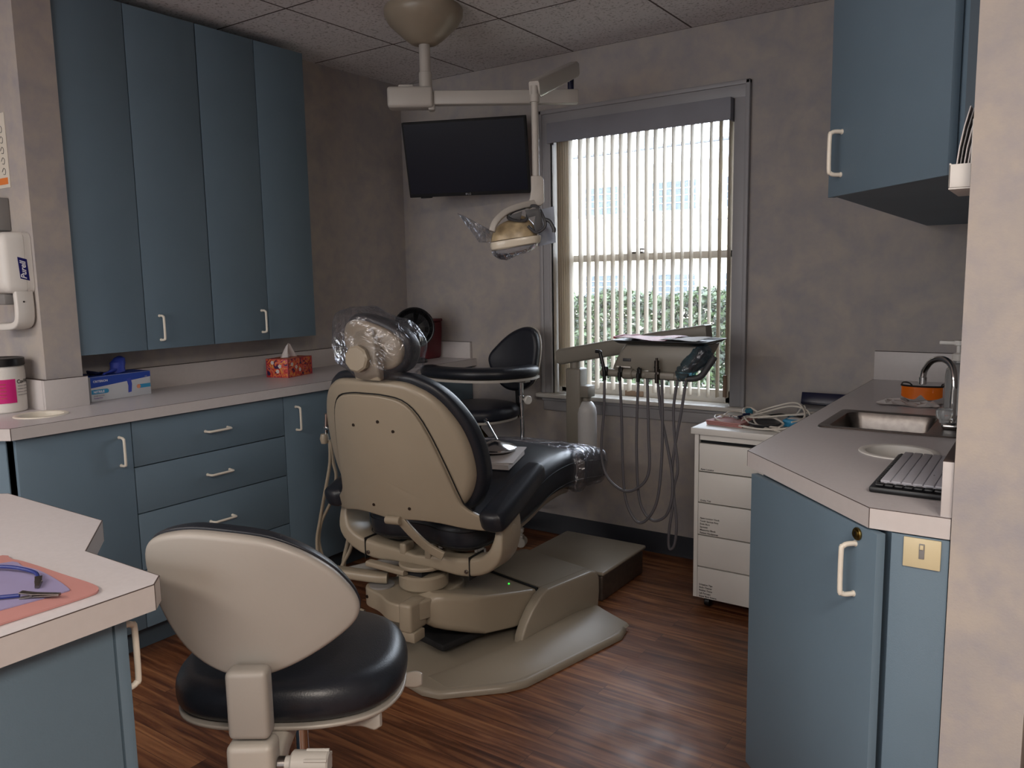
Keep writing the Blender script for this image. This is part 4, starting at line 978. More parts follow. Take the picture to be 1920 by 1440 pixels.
def hx(px, y=YH): # shift onto the holder plane, keeping the spacing
    return XX(px) * 0.985 + 0.038
for i, px in enumerate((1155, 1184, 1219, 1253)):
    x = hx(px); k = MB(); k.box((x - 0.008, YH - 0.028, 0.945), (x + 0.008, YH - 0.01, 0.985), 0.003)
    k.cyl((x, YH - 0.03, 0.93), (x, YH - 0.03, 0.965), 0.0075, n=14)
    if i == 0: k.tube([(x, YH - 0.03, 0.96), (x - 0.008, YH - 0.03, 1.0), (x - 0.018, YH - 0.03, 1.035), (x - 0.02, YH - 0.03, 1.045), (x - 0.04, YH - 0.03, 1.047)], 0.0075, 12)
    elif i == 3: k.cyl((x, YH - 0.03, 0.975), (x, YH - 0.03, 1.02), 0.009, n=16).cyl((x, YH - 0.03, 1.02), (x, YH - 0.03, 1.03), 0.005, n=12).cyl((x, YH - 0.03, 0.99), (x, YH - 0.03, 0.997), 0.0105, n=16)
    else: k.cyl((x, YH - 0.03, 0.965), (x + 0.003, YH - 0.03, 0.99), 0.004, n=12)
    k.build('handpiece_holder', 'black' if i != 3 else 'dsteel', du, world=True)
loops = [([(1155, 700), (1154, 760), (1149, 820), (1150, 860), (1163, 892), (1195, 910), (1225, 895), (1240, 865), (1239, 800), (1236, 700)], 0.0),
         ([(1184, 700), (1187, 780), (1188, 860), (1193, 925), (1207, 958), (1222, 967), (1240, 950), (1254, 915), (1261, 850), (1263, 780), (1262, 700)], 0.012),
         ([(1219, 700), (1215, 760), (1213, 840), (1216, 915), (1226, 948), (1244, 961), (1266, 948), (1277, 915), (1278, 870), (1268, 810), (1259, 760), (1254, 700)], 0.024),
         ([(1304, 700), (1294, 760), (1284, 810), (1277, 860), (1278, 920), (1271, 970), (1269, 1000), (1272, 1011), (1280, 1000), (1284, 960), (1279, 900), (1287, 860), (1282, 800), (1281, 750), (1289, 700)], 0.036)]
for pts, dy in loops:
    MB().tube([(hx(a), YH - 0.03 + dy * (0.2 + sin(pi * i / (len(pts) - 1))), ZZ(c)) for i, (a, c) in enumerate(pts)], 0.0058, 10, res=5).build('instrument_hose', 'hose', du, world=True)
# tray on the head
tr = thing('instrument_tray', 'thin black instrument tray lying on top of the delivery unit', 'tray', (1.86, -0.5, 1.082))
k = MB(); rings = []
for z, e in ((1.0815, -0.012), (1.083, -0.008), (1.094, 0.006), (1.096, 0.006), (1.0955, 0.0), (1.087, -0.012)):
    rings.append([Vector((x, y, z)) for x, y in rrect(1.672 - e, -0.635 - e, 2.05 + e, -0.375 + e, 0.02, 4)])
k.loft(rings).build('tray_body', 'black', tr, world=True)
k = MB(); g = [[Vector((1.672 + 0.22 * u, -0.625 + 0.235 * v, 1.0995 + 0.004 * sin(u * 6 + v * 3) + 0.006 * (1 - u) * (v < 0.5))) for v in (0, .2, .4, .6, .8, 1)] for u in [i / 8 for i in range(9)]]
k.sheet(g); k.sheet([[p - Vector((0, 0, 0.002)) for p in r[::-1]] for r in g]); k.tube([g[0][i] for i in range(6)] , 0.005, 8, sm=False)
tag(k.build('paper_sheet', 'red'), 'folded red paper lying over the left end of the black tray', 'paper')
k = MB(); g = [[Vector((1.86 + 0.15 * u, -0.60 + 0.18 * v, 1.1 + 0.003 * sin(u * 5 + v * 4))) for v in (0, .25, .5, .75, 1)] for u in [i / 8 for i in range(9)]]
k.sheet(g); k.sheet([[p - Vector((0, 0, 0.0015)) for p in r[::-1]] for r in g])
tag(k.build('paper_sheet', 'paperw'), 'white paper lying flat in the black tray before the window', 'paper')

# ================================================================== OPERATORY LIGHT
ol_ = thing('operatory_light', 'beige ceiling-mounted dental lamp on jointed arms', 'dental lamp', (0.965, -0.92, 2.44))
AXp = (0.965, -0.92)
MB().lathe([(0, 2.4395), (0.155, 2.4395), (0.16, 2.43), (0.158, 2.405), (0.14, 2.375), (0.085, 2.325), (0.055, 2.302), (0.04, 2.297), (0.0, 2.297)], (*AXp, 0), n=56).build('ceiling_canopy', 'chair', ol_, world=True)
MB().cyl((*AXp, 2.12), (*AXp, 2.298), 0.0225).cyl((*AXp, 2.125), (*AXp, 2.19), 0.0265, bev=0.002).build('pole', 'offwhite', ol_, world=True)
da = Vector((1.472 - 0.965, -0.55 + 0.92, 0)).normalized(); pa = Vector((0.965, -0.92, 2.09))
Tl = frame(pa, da, (0, 0, 1))
MB().box((-0.155, -0.043, -0.04), (0.03, 0.04, 0.04), 0.012, seg=3, T=Tl).box((-0.11, 0.038, -0.022), (-0.05, 0.05, 0.022), 0.004, T=Tl).box((0.008, -0.052, -0.022), (0.036, 0.0, 0.022), 0.008, T=Tl).build('hub_box', 'offwhite', ol_, world=True)
MB().box((0.03, -0.03, -0.022), (0.625, 0.025, 0.022), 0.006, T=Tl).build('track_arm', 'offwhite', ol_, world=True)
e1 = Tl @ Vector((0.595, 0.03, 0)); 
MB().cyl(e1 + Vector((0, 0, -0.01)), e1 + Vector((0, 0, 0.05)), 0.013).build('arm_pivot', 'navy', ol_, world=True)
e2 = Vector((1.60, -1.088, 1.985))
k = MB(); st = e1 + Vector((-0.0, 0.035, 0.085)); bar(k, [st, st.lerp(e2 + Vector((0, 0, .02)), 0.03), st.lerp(e2 + Vector((0, 0, .02)), 0.97), e2 + Vector((0, 0, 0.02))], 0.019, [0.024, 0.03, 0.03, 0.026], side=(0.9, 0.3, 0), r=0.35); k.build('spring_arm', 'offwhite', ol_, world=True)
MB().cyl(e2 + Vector((0, 0, 0.03)), (1.605, -1.093, 1.70), 0.0125).cyl((1.602, -1.09, 1.985), (1.602, -1.09, 1.96), 0.017).build('drop_rod', 'offwhite', ol_, world=True)
EX = Vector((0.825, 0.565, 0)).normalized(); EY = Vector((-0.565, 0.825, 0)).normalized(); EZ = Vector((0, 0, 1)); PXM = 2.8 / 1502
LO = Vector((1.575, -1.19, 1.483)) - EX * 0.0
def LP(px, py, d=0.0): return LO + EX * ((px - 965) * PXM) - EZ * ((py - 450) * PXM) + EY * d + EX * (-(d) * 0.0)
k = MB(); k.prism([((a - 965) * PXM, -(c - 450) * PXM) for a, c in ((997, 334), (1016, 334), (1021, 342), (1021, 382), (1015, 388), (1003, 389), (993, 394), (985, 388), (994, 376), (997, 360))], -0.016, 0.016, 0.004, T=frame(LO, EX, EZ))
k.build('knuckle', 'offwhite', ol_, world=True)
k = MB(); bar(k, spline([LP(1000, 384, -0.005), LP(975, 390, -0.03), LP(948, 402, -0.055), (LP(930, 420, -0.075)), LP(924, 436, -0.08)], 4), 0.016, 0.011, side=tuple(EY), r=0.5); k.build('lamp_yoke', 'offwhite', ol_, world=True)
hd = MB(); rings = []
for hgt, sc in ((-0.022, 0.88), (-0.018, 0.96), (-0.006, 1.0), (0.002, 1.0), (0.006, 0.985)):
    rings.append([LP(967, 452) + EX * (0.090 * sc * x) + EY * (0.062 * sc * y) + EZ * (hgt + 0.012 * x - 0.03 * 0) for x, y in ell(1, 1, 36, 3.0)])
hd.loft(rings); lh = hd.build('lamp_head', 'lampshell', ol_, world=True)
k = MB(); rings = []
for i in range(8):
    a = pi / 2 * i / 7.3
    rings.append([LP(964, 448) + EX * (0.082 * cos(a) * x) + EY * (0.055 * cos(a) * y) + EZ * (0.075 * sin(a) + 0.010 * x) for x, y in ell(1, 1, 36, 2.4)])
k.loft(rings).build('reflector', 'warm', lh, world=True)
k = MB(); rings = []
for hgt, sc in ((-0.024, 0.9), (-0.036, 0.84), (-0.05, 0.6), (-0.054, 0.3)):
    rings.append([LP(967, 452) + EX * (0.090 * sc * x - 0.005) + EY * (0.062 * sc * y) + EZ * (hgt + 0.012 * x) for x, y in ell(1, 1, 36, 3.0)])
k.loft(rings).build('lens_cover', 'shieldfilm', lh, world=True)
MB().lathe([(0, 0), (0.017, 0), (0.019, 0.006), (0.017, 0.014), (0, 0.014)], LP(944, 482, -0.01), n=20).build('lamp_cap', 'navy', lh, world=True)
k = MB()
k.tube([LP(985, 392, -.03), LP(962, 400, -.045), LP(955, 412, -.05), LP(985, 416, -.05), LP(990, 402, -.04)], 0.006, 8)
k.tube([LP(985, 391, -.02), LP(1006, 390, -.03), LP(1018, 410, -.05), LP(1021, 428, -.055), LP(1005, 438, -.05), LP(990, 426, -.05)], 0.0055, 8)
k.prism([((a - 965) * PXM, -(c - 450) * PXM) for a, c in ((985, 398), (1012, 394), (1018, 425), (1004, 440), (1000, 425), (1004, 408), (990, 412))], -0.004, 0.004, 0.001, T=frame(LO - EY * 0.05, EX, EZ))
k.prism([((a - 965) * PXM, -(c - 450) * PXM) for a, c in ((955, 408), (980, 400), (976, 416), (962, 413))], -0.004, 0.004, 0.001, T=frame(LO - EY * 0.06, EX, EZ))
k.build('lamp_bracket', 'dgrey', lh, world=True)
MB().tube([LP(1019, 414, -.05), LP(1030, 419, -.055), LP(1037, 432, -.06), LP(1037, 439, -.06)], [0.006, 0.0065, 0.007, 0.0065], 10).build('lamp_handle', 'dgrey', lh, world=True)
def quad_film(pts, name, m, t_=0.0015):
    k_ = MB(); a = [Vector(p) for p in pts]; nn = (a[1] - a[0]).cross(a[-1] - a[0]).normalized() * t_
    return k_.loft([a, [p + nn for p in a]]).build(name, m, lh, world=True)
quad_film([LP(863, 403, -.10), LP(880, 410, -.06), LP(925, 434, -.02), LP(920, 455, -.02), LP(900, 454, -.06)], 'side_shield', 'shieldfilm')
M['shield2'] = mat('milky_blue_shield', '8e9bb0', 0.35, trans=0.0)
quad_film([LP(1012, 394, .03), LP(1040, 388, .03), LP(1043, 455, .03), LP(1010, 462, .03)], 'side_shield', 'shield2')

# ================================================================== WALL TV
C_TV = Vector((0.658, -0.263, 1.953)); ty, tt = 0.385, 0.267
tx = Vector((cos(ty), sin(ty), 0)); tn = Vector((sin(ty), -cos(ty), 0)); tu = Vector((0, 0, 1)) * cos(tt) + tn * sin(tt)
Tt = frame(C_TV, tx, tu)   # z axis = towards the viewer
tv = thing('television', 'black flat television tilted down from the corner between the left and window walls', 'television', tuple(C_TV))
TW, TH = 0.635, 0.371
MB().box((-TW / 2, -TH / 2, -0.03), (TW / 2, TH / 2, 0.0), 0.004, T=Tt).box((-TW * .3, -TH * .35, -0.055), (TW * .3, TH * .3, -0.028), 0.01, T=Tt).build('tv_case', 'bmatte', tv, world=True)
MB().box((-TW / 2 + 0.010, -TH / 2 + 0.018, 0.0002), (TW / 2 - 0.010, TH / 2 - 0.010, 0.0012), T=Tt).build('screen', 'screen', tv, world=True)
MB().text('LG', 0.014, Tt @ Matrix.Translation((-0.006, -TH / 2 + 0.004, 0.0006)), m='textg').cyl(Tt @ Vector((-0.013, -TH / 2 + 0.009, 0.0004)), Tt @ Vector((-0.013, -TH / 2 + 0.009, 0.001)), 0.005, m='textg').build('brand_mark', 'textg', tv, world=True)
MB().box((-0.03, -TH / 2 - 0.006, -0.02), (0.03, -TH / 2 + 0.002, -0.004), 0.002, T=Tt @ Matrix.Translation((-0.23, 0, 0))).build('sensor_bar', 'bmatte', tv, world=True)
k = MB(); bar(k, [Tt @ Vector((0, 0, -0.05)), (0.55, -0.12, 1.97), (0.50, -0.002, 1.97)], 0.03, 0.015, side=(0, 0, 1)); k.box((0.42, -0.02, 1.88), (0.58, -0.001, 2.06), 0.003)
k.build('wall_mount', 'bmatte', tv, world=True)

# ================================================================== OPERATOR STOOL (foreground)
st = thing('operator_stool', 'grey-shelled operator stool with black saddle seat in the left foreground', 'stool', (1.975, -2.56, 0), R(33.7))
Ts = st.matrix_basis
def sfn(x, y, h):
    r2 = (x * x + y * y) / 0.05
    return Vector((x, y, 0.612 + h - 0.012 * r2 + 0.02 * max(0, -y / 0.2) ** 2))
so_ = [(x * 0.95, y * 0.95) for x, y in [(0.0, -0.212), (0.10, -0.20), (0.18, -0.15), (0.222, -0.06), (0.22, 0.05), (0.185, 0.14), (0.11, 0.195), (0.0, 0.205)]]
SO = so_ + [(-x, y) for x, y in so_[1:-1][::-1]]
MB().pad(SO, -0.03, 0.045, 0.03, 0.036, 0.006, fn=sfn).build('seat', 'vinyl', st)
MB().pad([(x * 0.985, y * 0.985) for x, y in SO], -0.038, -0.029, 0.006, 0.003, 0, fn=sfn).build('seat_base', 'putty', st)
# back rest: wide curved shell
def bfn(x, z, h):
    yy = -0.235 + 1.2 * x * x - 0.10 * (z - 0.80)
    n_ = Vector((-2.4 * x, 1, 0.1)).normalized()
    return Vector((x, yy, z)) + Vector((n_.x, n_.y, n_.z)) * h * 1.0
BO_ = [((a_ - 470) * (0.00093 if a_ < 470 else 0.00086), 0.957 - (c_ - 980) * 0.00086) for a_, c_ in ((283, 1040), (298, 1004), (340, 986), (400, 980), (500, 993), (570, 1022), (620, 1060), (650, 1098), (666, 1130), (668, 1155), (658, 1178), (630, 1203), (580, 1235), (520, 1263), (460, 1277), (400, 1262), (350, 1225), (315, 1170), (290, 1100))]
MB().pad([(x * 1.0, z) for x, z in BO_], -0.012, 0.006, 0.01, 0.002, 0.004, fn=lambda x, z, h: bfn(x, z, -abs(0) + h)).build('back_shell', 'stool_shell', st)
MB().pad([(x * 1.02, 0.837 + (z - 0.837) * 1.03) for x, z in BO_], 0.006, 0.05, 0.002, 0.03, 0.006, fn=bfn).build('back_cushion', 'vinyl', st)
k = MB(); k.box((-0.034, -0.282, 0.618), (0.034, -0.246, 0.735), 0.010, seg=4); k.build('back_post', 'stool_shell', st)
k = MB(); k.box((-0.038, -0.288, 0.43), (0.038, -0.238, 0.612), 0.012, seg=4)
bar(k, [(0, -0.24, 0.535), (0, -0.19, 0.562), (0, -0.10, 0.57), (0.0, 0.02, 0.57)], 0.036, [0.03, 0.022, 0.012, 0.01], side=(1, 0, 0), r=0.4)
k.build('post_bracket', 'putty', st)
k = MB(); k.box((0.03, -0.10, 0.545), (0.075, 0.0, 0.572), 0.008, seg=3); k.cyl((0.06, -0.10, 0.556), (0.06, -0.106, 0.556), 0.009, n=16, m='steel'); k.build('lever_mount', 'putty', st)
kb0 = Vector((0.04, -0.262, 0.567))
k = MB().cyl(kb0, kb0 + Vector((0.014, 0, 0)), 0.012, n=20, m='steel').cyl(kb0 + Vector((0.012, 0, 0)), kb0 + Vector((0.026, 0, 0)), 0.0125, n=20).cyl(kb0 + Vector((0.022, 0, 0)), kb0 + Vector((0.084, 0, 0.001)), 0.0215, 0.0195, n=32, bev=0.003)
for i in range(6):
    a = 2 * pi * i / 6 + 0.3; c_ = kb0 + Vector((0.066, 0.0208 * cos(a), 0.0208 * sin(a))); k.cyl(c_ + Vector((-0.02, 0, 0)), c_ + Vector((0.017, 0, 0)), 0.003, n=8)
k.build('adjustment_knob', 'offwhite', st)
def lever(pts, ws, name='lever'):
    k_ = MB(); bar(k_, spline(pts, 4), [v.x for v in spline([(a, 0, 0) for a in ws], 4)], 0.005, side=(0, 0.3, 1), r=0.8); return k_.build(name, 'putty', st)
lever([(0.065, -0.08, 0.562), (0.11, -0.10, 0.548), (0.145, -0.11, 0.552), (0.168, -0.114, 0.557), (0.182, -0.117, 0.559)], [0.01, 0.008, 0.009, 0.018, 0.012])
lever([(0.06, 0.05, 0.55), (0.13, 0.045, 0.545), (0.18, 0.04, 0.55), (0.222, 0.037, 0.555), (0.238, 0.035, 0.556)], [0.008, 0.007, 0.009, 0.016, 0.011])
MB().cyl((0, 0, 0.36), (0, 0, 0.56), 0.0135).cyl((0, 0, 0.12), (0, 0, 0.38), 0.025).build('gas_lift', 'chrome', st)
def star(st_, r=0.27, m1='putty', h=0.09, ph=0.3, cm='dgrey', wheel_r=0.025):
    for i in range(5):
        a = 2 * pi * i / 5 + ph; d = Vector((cos(a), sin(a), 0)); s_ = Vector((-sin(a), cos(a), 0)); k_ = MB()
        bar(k_, [d * 0.02 + Vector((0, 0, h + 0.03)), d * 0.12 + Vector((0, 0, h + 0.02)), d * r + Vector((0, 0, h))], [0.028, 0.023, 0.015], [0.02, 0.016, 0.011], side=tuple(s_), r=0.5)
        leg = k_.build('leg', m1, st_)
        p = d * (r - 0.01); k_ = MB(); k_.cyl(p + Vector((0, 0, 0.05)), p + Vector((0, 0, h)), 0.006, n=12)
        for q in (-0.02, 0.02): k_.cyl(p + s_ * (q - 0.008) + Vector((0, 0, wheel_r + 0.001)), p + s_ * (q + 0.008) + Vector((0, 0, wheel_r + 0.001)), wheel_r, n=24, bev=0.003)
        k_.box((-0.022, -0.012, 0.0), (0.022, 0.012, 0.035), 0.01, T=Matrix.Translation(p + Vector((0, 0, 0.03))) @ Matrix.Rotation(a + pi / 2, 4, 'Z'))
        k_.build('caster', cm, leg)
star(st, 0.29)

# ================================================================== ASSISTANT STOOL (far)
fs = thing('assistant_stool', 'black assistant stool with curved body support between the chair and the window wall', 'stool', (0.76, -0.36, 0), 0)
star(fs, 0.235, 'putty', 0.085, -0.2 + 0.55, 'offwhite')
MB().cyl((0, 0, 0.1), (0, 0, 0.4), 0.027).cyl((0, 0, 0.38), (0, 0, 0.66), 0.015).cyl((0, 0, 0.585), (0, 0, 0.63), 0.024, n=20, bev=0.003).build('gas_lift', 'dsteel', fs)
MB().cyl((0.02, 0.0, 0.6), (0.165, -0.06, 0.52), 0.011, n=12).build('foot_ring_arm', 'brass', fs)
MB().tube([(0.20 * cos(a), 0.20 * sin(a), 0.30) for a in [2 * pi * i / 24 for i in range(24)]], 0.009, 10, closed=True, res=2).cyl((0, 0, 0.3), (0.2, 0, 0.3), 0.008).cyl((0, 0, 0.3), (-0.1, 0.17, 0.3), 0.008).cyl((0, 0, 0.3), (-0.1, -0.17, 0.3), 0.008).build('foot_ring', 'chrome', fs)
fw = lambda f: (lambda x, y, h: f(x, y, h))
def fsf(x, y, h): # seat: slightly dished, front-left lower
    return Vector((x - 0.0, y + 0.0, 0.715 + h - 0.25 * (x * x + y * y) * 1.2 + 0.02 * (x)))
MB().pad(ell(0.215, 0.20, 20, 2.3), -0.04, 0.022, 0.02, 0.028, 0.012, fn=fsf).build('seat', 'vinyl2', fs)
MB().pad(ell(0.205, 0.19, 20, 2.3), -0.052, -0.038, 0.006, 0.003, 0, fn=fsf).build('seat_base', 'offwhite', fs)
# oval back, facing down-left of the window
bd = Vector((-0.05, 0.99, 0)).normalized(); bx = Vector((bd.y, -bd.x, 0))
BCn = Vector((0.135, 0.165, 0))
def fbf(x, z, h): return BCn + bx * x + bd * (-0.9 * x * x - h + 0.10 * (z - 0.8)) * 1.0 + Vector((0, 0, z))
fbo = [((a_ - 945) * 0.00285, 0.95 - (c_ - 672) * 0.0027) for a_, c_ in ((893, 672), (903, 702), (925, 728), (955, 732), (980, 718), (991, 690), (995, 650), (987, 622), (965, 613), (935, 624), (908, 648))]
MB().pad(fbo, 0.0, 0.04, 0.004, 0.022, 0.006, fn=fbf).build('back_cushion', 'vinyl2', fs)
MB().pad([(x * 1.03, 0.95 + (z - 0.95) * 1.02) for x, z in fbo], -0.014, 0.0, 0.008, 0.002, 0.0, fn=fbf).build('back_shell', 'offwhite', fs)
k = MB(); q0 = BCn + Vector((0, 0, 0.83)) + bd * 0.02; bar(k, [q0, BCn + Vector((0.01, 0.01, 0.72)), BCn + Vector((0, 0, 0.655)), (0.03, 0.02, 0.65)], 0.02, 0.004, side=tuple(bx), r=0.5); k.build('back_bar', 'bmatte', fs)
# body support
sp = spline([(0.262, 0.12, 0), (0.285, 0.02, 0), (0.24, -0.10, 0), (0.13, -0.175, 0), (-0.02, -0.195, 0), (-0.14, -0.165, 0), (-0.215, -0.10, 0)], 6)
k = MB(); rings = []
N = len(sp)
for i in range(N):
    t_ = (sp[min(N - 1, i + 1)] - sp[max(0, i - 1)]).normalized(); s_ = Vector((t_.y, -t_.x, 0)); e = min(1.0, 0.35 + 2.2 * min(i, N - 1 - i) / N) if min(i, N - 1 - i) < N * .3 else 1.0
    e = min(1.0, (1 - (1 - min(1, (min(i, N - 1 - i) + 0.6) / 5)) ** 2) ** 0.5)
    rings.append([sp[i] + s_ * x * 0.05 * e + Vector((0, 0, 0.905 + y * 0.03 * e)) for x, y in ell(1, 1, 18, 2.4)])
k.loft(rings).build('arm_cushion', 'vinyl', fs)
k = MB(); bar(k, [Vector((p.x, p.y, 0.872)) for p in sp[2:-3]], 0.036, 0.005, side=(0, 0, 1), r=0.3)
k = MB(); rings = []
for i in range(1, N - 1):
    t_ = (sp[i + 1] - sp[i - 1]).normalized(); s_ = Vector((t_.y, -t_.x, 0)); rings.append([sp[i] + s_ * x * 0.04 + Vector((0, 0, 0.872 + y * 0.006)) for x, y in ((-1, -1), (1, -1), (1, 1), (-1, 1))])
k.loft(rings).box((0.21, 0.0, 0.852), (0.30, 0.045, 0.868), 0.003).build('cushion_plate', 'offwhite', fs)
MB().tube([(0.235, 0.06, 0.868), (0.235, 0.06, 0.75), (0.24, 0.06, 0.60), (0.235, 0.05, 0.545), (0.20, 0.04, 0.515), (0.12, 0.02, 0.505), (0.02, 0.0, 0.505)], 0.011, 12).cyl((0.235, 0.06, 0.745), (0.235, 0.06, 0.78), 0.017, n=20, bev=0.002).cyl((0.235, 0.06, 0.80), (0.235, 0.06, 0.868), 0.0085).build('support_rod', 'chrome', fs)
MB().cyl((0.25, 0.055, 0.762), (0.285, 0.045, 0.762), 0.005).lathe([(0, 0), (0.02, 0.0), (0.022, 0.004), (0.022, 0.012), (0.018, 0.016), (0, 0.016)], (0.275, 0.048, 0.762), (1, -0.3, 0), n=24).build('clamp_knob', 'white', fs)

# ================================================================== DRAWER CART
cx0, cx1, cy0, cy1 = 1.985, 2.42, -0.535, -0.06
ca = thing('drawer_cart', 'white rolling drawer cart with labelled drawers between window and right counter', 'cart', (2.2, -0.3, 0))
k = MB(); k.box((cx0, cy0 + 0.02, 0.05), (cx0 + 0.016, cy1, 0.722)); k.box((cx1 - 0.016, cy0 + 0.02, 0.05), (cx1, cy1, 0.722)); k.box((cx0, cy1 - 0.01, 0.05), (cx1, cy1, 0.722)); k.box((cx0, cy0 + 0.02, 0.05), (cx1, cy1, 0.062))
k.box((cx0 + 0.02, cy0 + 0.004, 0.70), (cx1 - 0.016, cy0 + 0.02, 0.722)); k.box((cx0, cy0 - 0.0, 0.046), (cx0 + 0.0165, cy0 + 0.02, 0.722))
k.build('cart_body', 'white', ca, world=True)
MB().box((cx0 + 0.017, cy0 + 0.025, 0.06), (cx1 - 0.017, cy0 + 0.03, 0.70)).build('shadow_gap', 'gap', ca, world=True)
MB().box((cx0 - 0.012, cy0 - 0.014, 0.724), (cx1 + 0.01, cy1 + 0.012, 0.749), 0.002).build('cart_top', 'white', ca, world=True)
tx_ = {0: ['Apex Locator'], 1: ['Ortho Tub'], 2: ['Apex Locator Hook', 'Tooth Sponge Ring', 'Endo Burs', 'Sponges', 'Measuring Block', 'Patient Handpieces'], 3: [], 4: ['Irrigation Tips', 'Endo Cleaner', 'Rubber Dams', 'Lab Forceps', 'Super Burs Inserts']}
zz = [0.688, 0.571, 0.443, 0.309, 0.176, 0.043]
for i in range(5):
    z1_, z0_ = zz[i] - 0.002, zz[i + 1] + 0.003
    d = MB().box((cx0 + 0.0195 - (0.002 if i else 0), cy0 + 0.0, z0_), (cx1 - 0.018, cy0 + 0.016, z1_), 0.001).build('drawer', 'white', ca, world=True)
    p = Vector((2.243, cy0, (zz[i] + zz[i + 1]) / 2 + (0.001)))
    MB().lathe([(0, 0), (0.006, 0), (0.006, 0.008), (0.014, 0.012), (0.0155, 0.018), (0.012, 0.024), (0, 0.026)], p, (0, -1, 0), n=24).build('knob', 'dsteel', d, world=True)
    if tx_[i]:
        k = MB(); n_ = len(tx_[i])
        for j, t_ in enumerate(tx_[i]):
            zt = z0_ + 0.0045 + (n_ - 1 - j) * 0.0122
            k.text(t_, 0.0098, frame((cx0 + 0.026, cy0 - 0.0004, zt), (1, 0, 0), (0, 0, 1)), ext=0.0002)
        k.build('drawer_label', 'text', d, world=True)
for x, y in ((cx0 + 0.05, cy0 + 0.04), (cx1 - 0.05, cy0 + 0.04), (cx0 + 0.05, cy1 - 0.05), (cx1 - 0.05, cy1 - 0.05)):
    MB().cyl((x - 0.012, y, 0.021), (x + 0.012, y, 0.021), 0.02, n=24, bev=0.003).box((x - 0.015, y - 0.012, 0.03), (x + 0.015, y + 0.012, 0.048), 0.003).build('caster', 'black', ca, world=True)
# things on the cart
ZT = 0.7495
k = MB()
for i in range(3):
    g = []
    for z, e in ((ZT + 0.001 + i * 0.006, 0), (ZT + 0.0055 + i * 0.006, 0)):
        g.append([Vector((x + (0.004 - i * 0.002), y, z)) for x, y in ((1.998, -0.455), (2.15, -0.475), (2.165, -0.31), (2.03, -0.29))])
    k.loft(g)
tag(k.build('folded_towel', 'pink'), 'folded pink towel at the left corner of the white cart top', 'towel')
bt = thing('plastic_tub', 'navy-lidded grey box at the back right of the white cart', 'box', (2.36, -0.14, ZT))
MB().box((2.29, -0.20, ZT + 0.0005), (2.46, -0.10, ZT + 0.055), 0.006).build('tub', 'grey', bt, world=True)
Tlid = frame((2.28, -0.105, ZT + 0.058), (1, 0, 0), (0, 0.35, 1)); MB().box((0, 0, -0.004), (0.185, 0.05, 0.0), 0.003, T=Tlid).box((0, -0.001, -0.02), (0.185, 0.01, 0.0), 0.003, T=Tlid).build('lid', 'navy', bt, world=True)
bx_ = thing('blue_device', 'teal blue handheld device lying among the cables on the cart', 'device', (2.33, -0.33, ZT))
MB().box((2.28, -0.37, ZT + 0.001), (2.42, -0.26, ZT + 0.03), 0.006, T=None).build('device_case', 'boxteal', bx_, world=True)
MB().box((2.295, -0.35, ZT + 0.030), (2.35, -0.30, ZT + 0.032), 0.001).build('device_screen', 'paperw', bx_, world=True)
dsh = thing('kidney_dish', 'dark oval dish half covered by white cables on the cart', 'dish', (2.23, -0.37, ZT))
MB().lathe([(0, 0.001), (0.06, 0.001), (0.075, 0.008), (0.082, 0.018), (0.079, 0.019), (0.07, 0.01), (0.055, 0.004), (0, 0.004)], (2.22, -0.39, ZT), n=36, sx=0.75).build('dish_bowl', 'dgrey', dsh, world=True)
random.seed(11)
cbs = thing('coiled_cables', 'tangle of white cables with clear connectors on the cart top', 'cable', (2.2, -0.36, ZT))
for pts in ([(2.03, -0.40, .006), (2.05, -0.31, .035), (2.10, -0.28, .03), (2.16, -0.30, .02), (2.22, -0.33, .03), (2.30, -0.42, .02), (2.26, -0.48, .006), (2.16, -0.46, .006), (2.13, -0.38, .02), (2.20, -0.30, .045), (2.29, -0.28, .07), (2.37, -0.33, .06), (2.40, -0.42, .01)],
            [(2.10, -0.42, .006), (2.04, -0.44, .02), (2.02, -0.38, .028), (2.09, -0.33, .018), (2.19, -0.37, .03), (2.29, -0.36, .045), (2.38, -0.30, .05), (2.35, -0.22, .04), (2.25, -0.22, .02), (2.18, -0.27, .022), (2.12, -0.27, .05), (2.11, -0.33, .045), (2.17, -0.42, .012), (2.30, -0.46, .012)],
            [(2.14, -0.47, .008), (2.24, -0.50, .008), (2.34, -0.48, .02), (2.37, -0.38, .05), (2.31, -0.27, .082), (2.22, -0.24, .06), (2.15, -0.30, .03), (2.20, -0.42, .008), (2.32, -0.52, .008)],
            [(2.30, -0.24, .03), (2.34, -0.28, .075), (2.36, -0.36, .04), (2.33, -0.42, .03)]):
    MB().tube([(x, y, ZT + z + 0.001) for x, y, z in pts], 0.0036, 8, res=7).build('cable', 'tubew', cbs, world=True)
MB().tube([(2.18, -0.26, ZT + .02), (2.24, -0.25, ZT + .03), (2.29, -0.27, ZT + .026), (2.34, -0.31, ZT + .036), (2.41, -0.30, ZT + .04)], 0.0035, 8).build('black_cable', 'bmatte', cbs, world=True)
for i in range(5):
    a = random.uniform(0, 6); p = Vector((2.105 + random.uniform(-.02, .03), -0.40 + random.uniform(-.03, .04), ZT + 0.018 + 0.005 * i))
    MB().cyl(p, p + Vector((cos(a) * .03, sin(a) * .03, 0.004)), 0.006, 0.003, n=10).build('connector', 'soap' if i % 2 else 'navy', cbs, world=True)
MB().lathe([(0, 0), (0.013, 0), (0.017, 0.01), (0.016, 0.022), (0.008, 0.03), (0, 0.031)], (2.115, -0.27, ZT + 0.02), n=16).build('connector', 'teal', cbs, world=True)

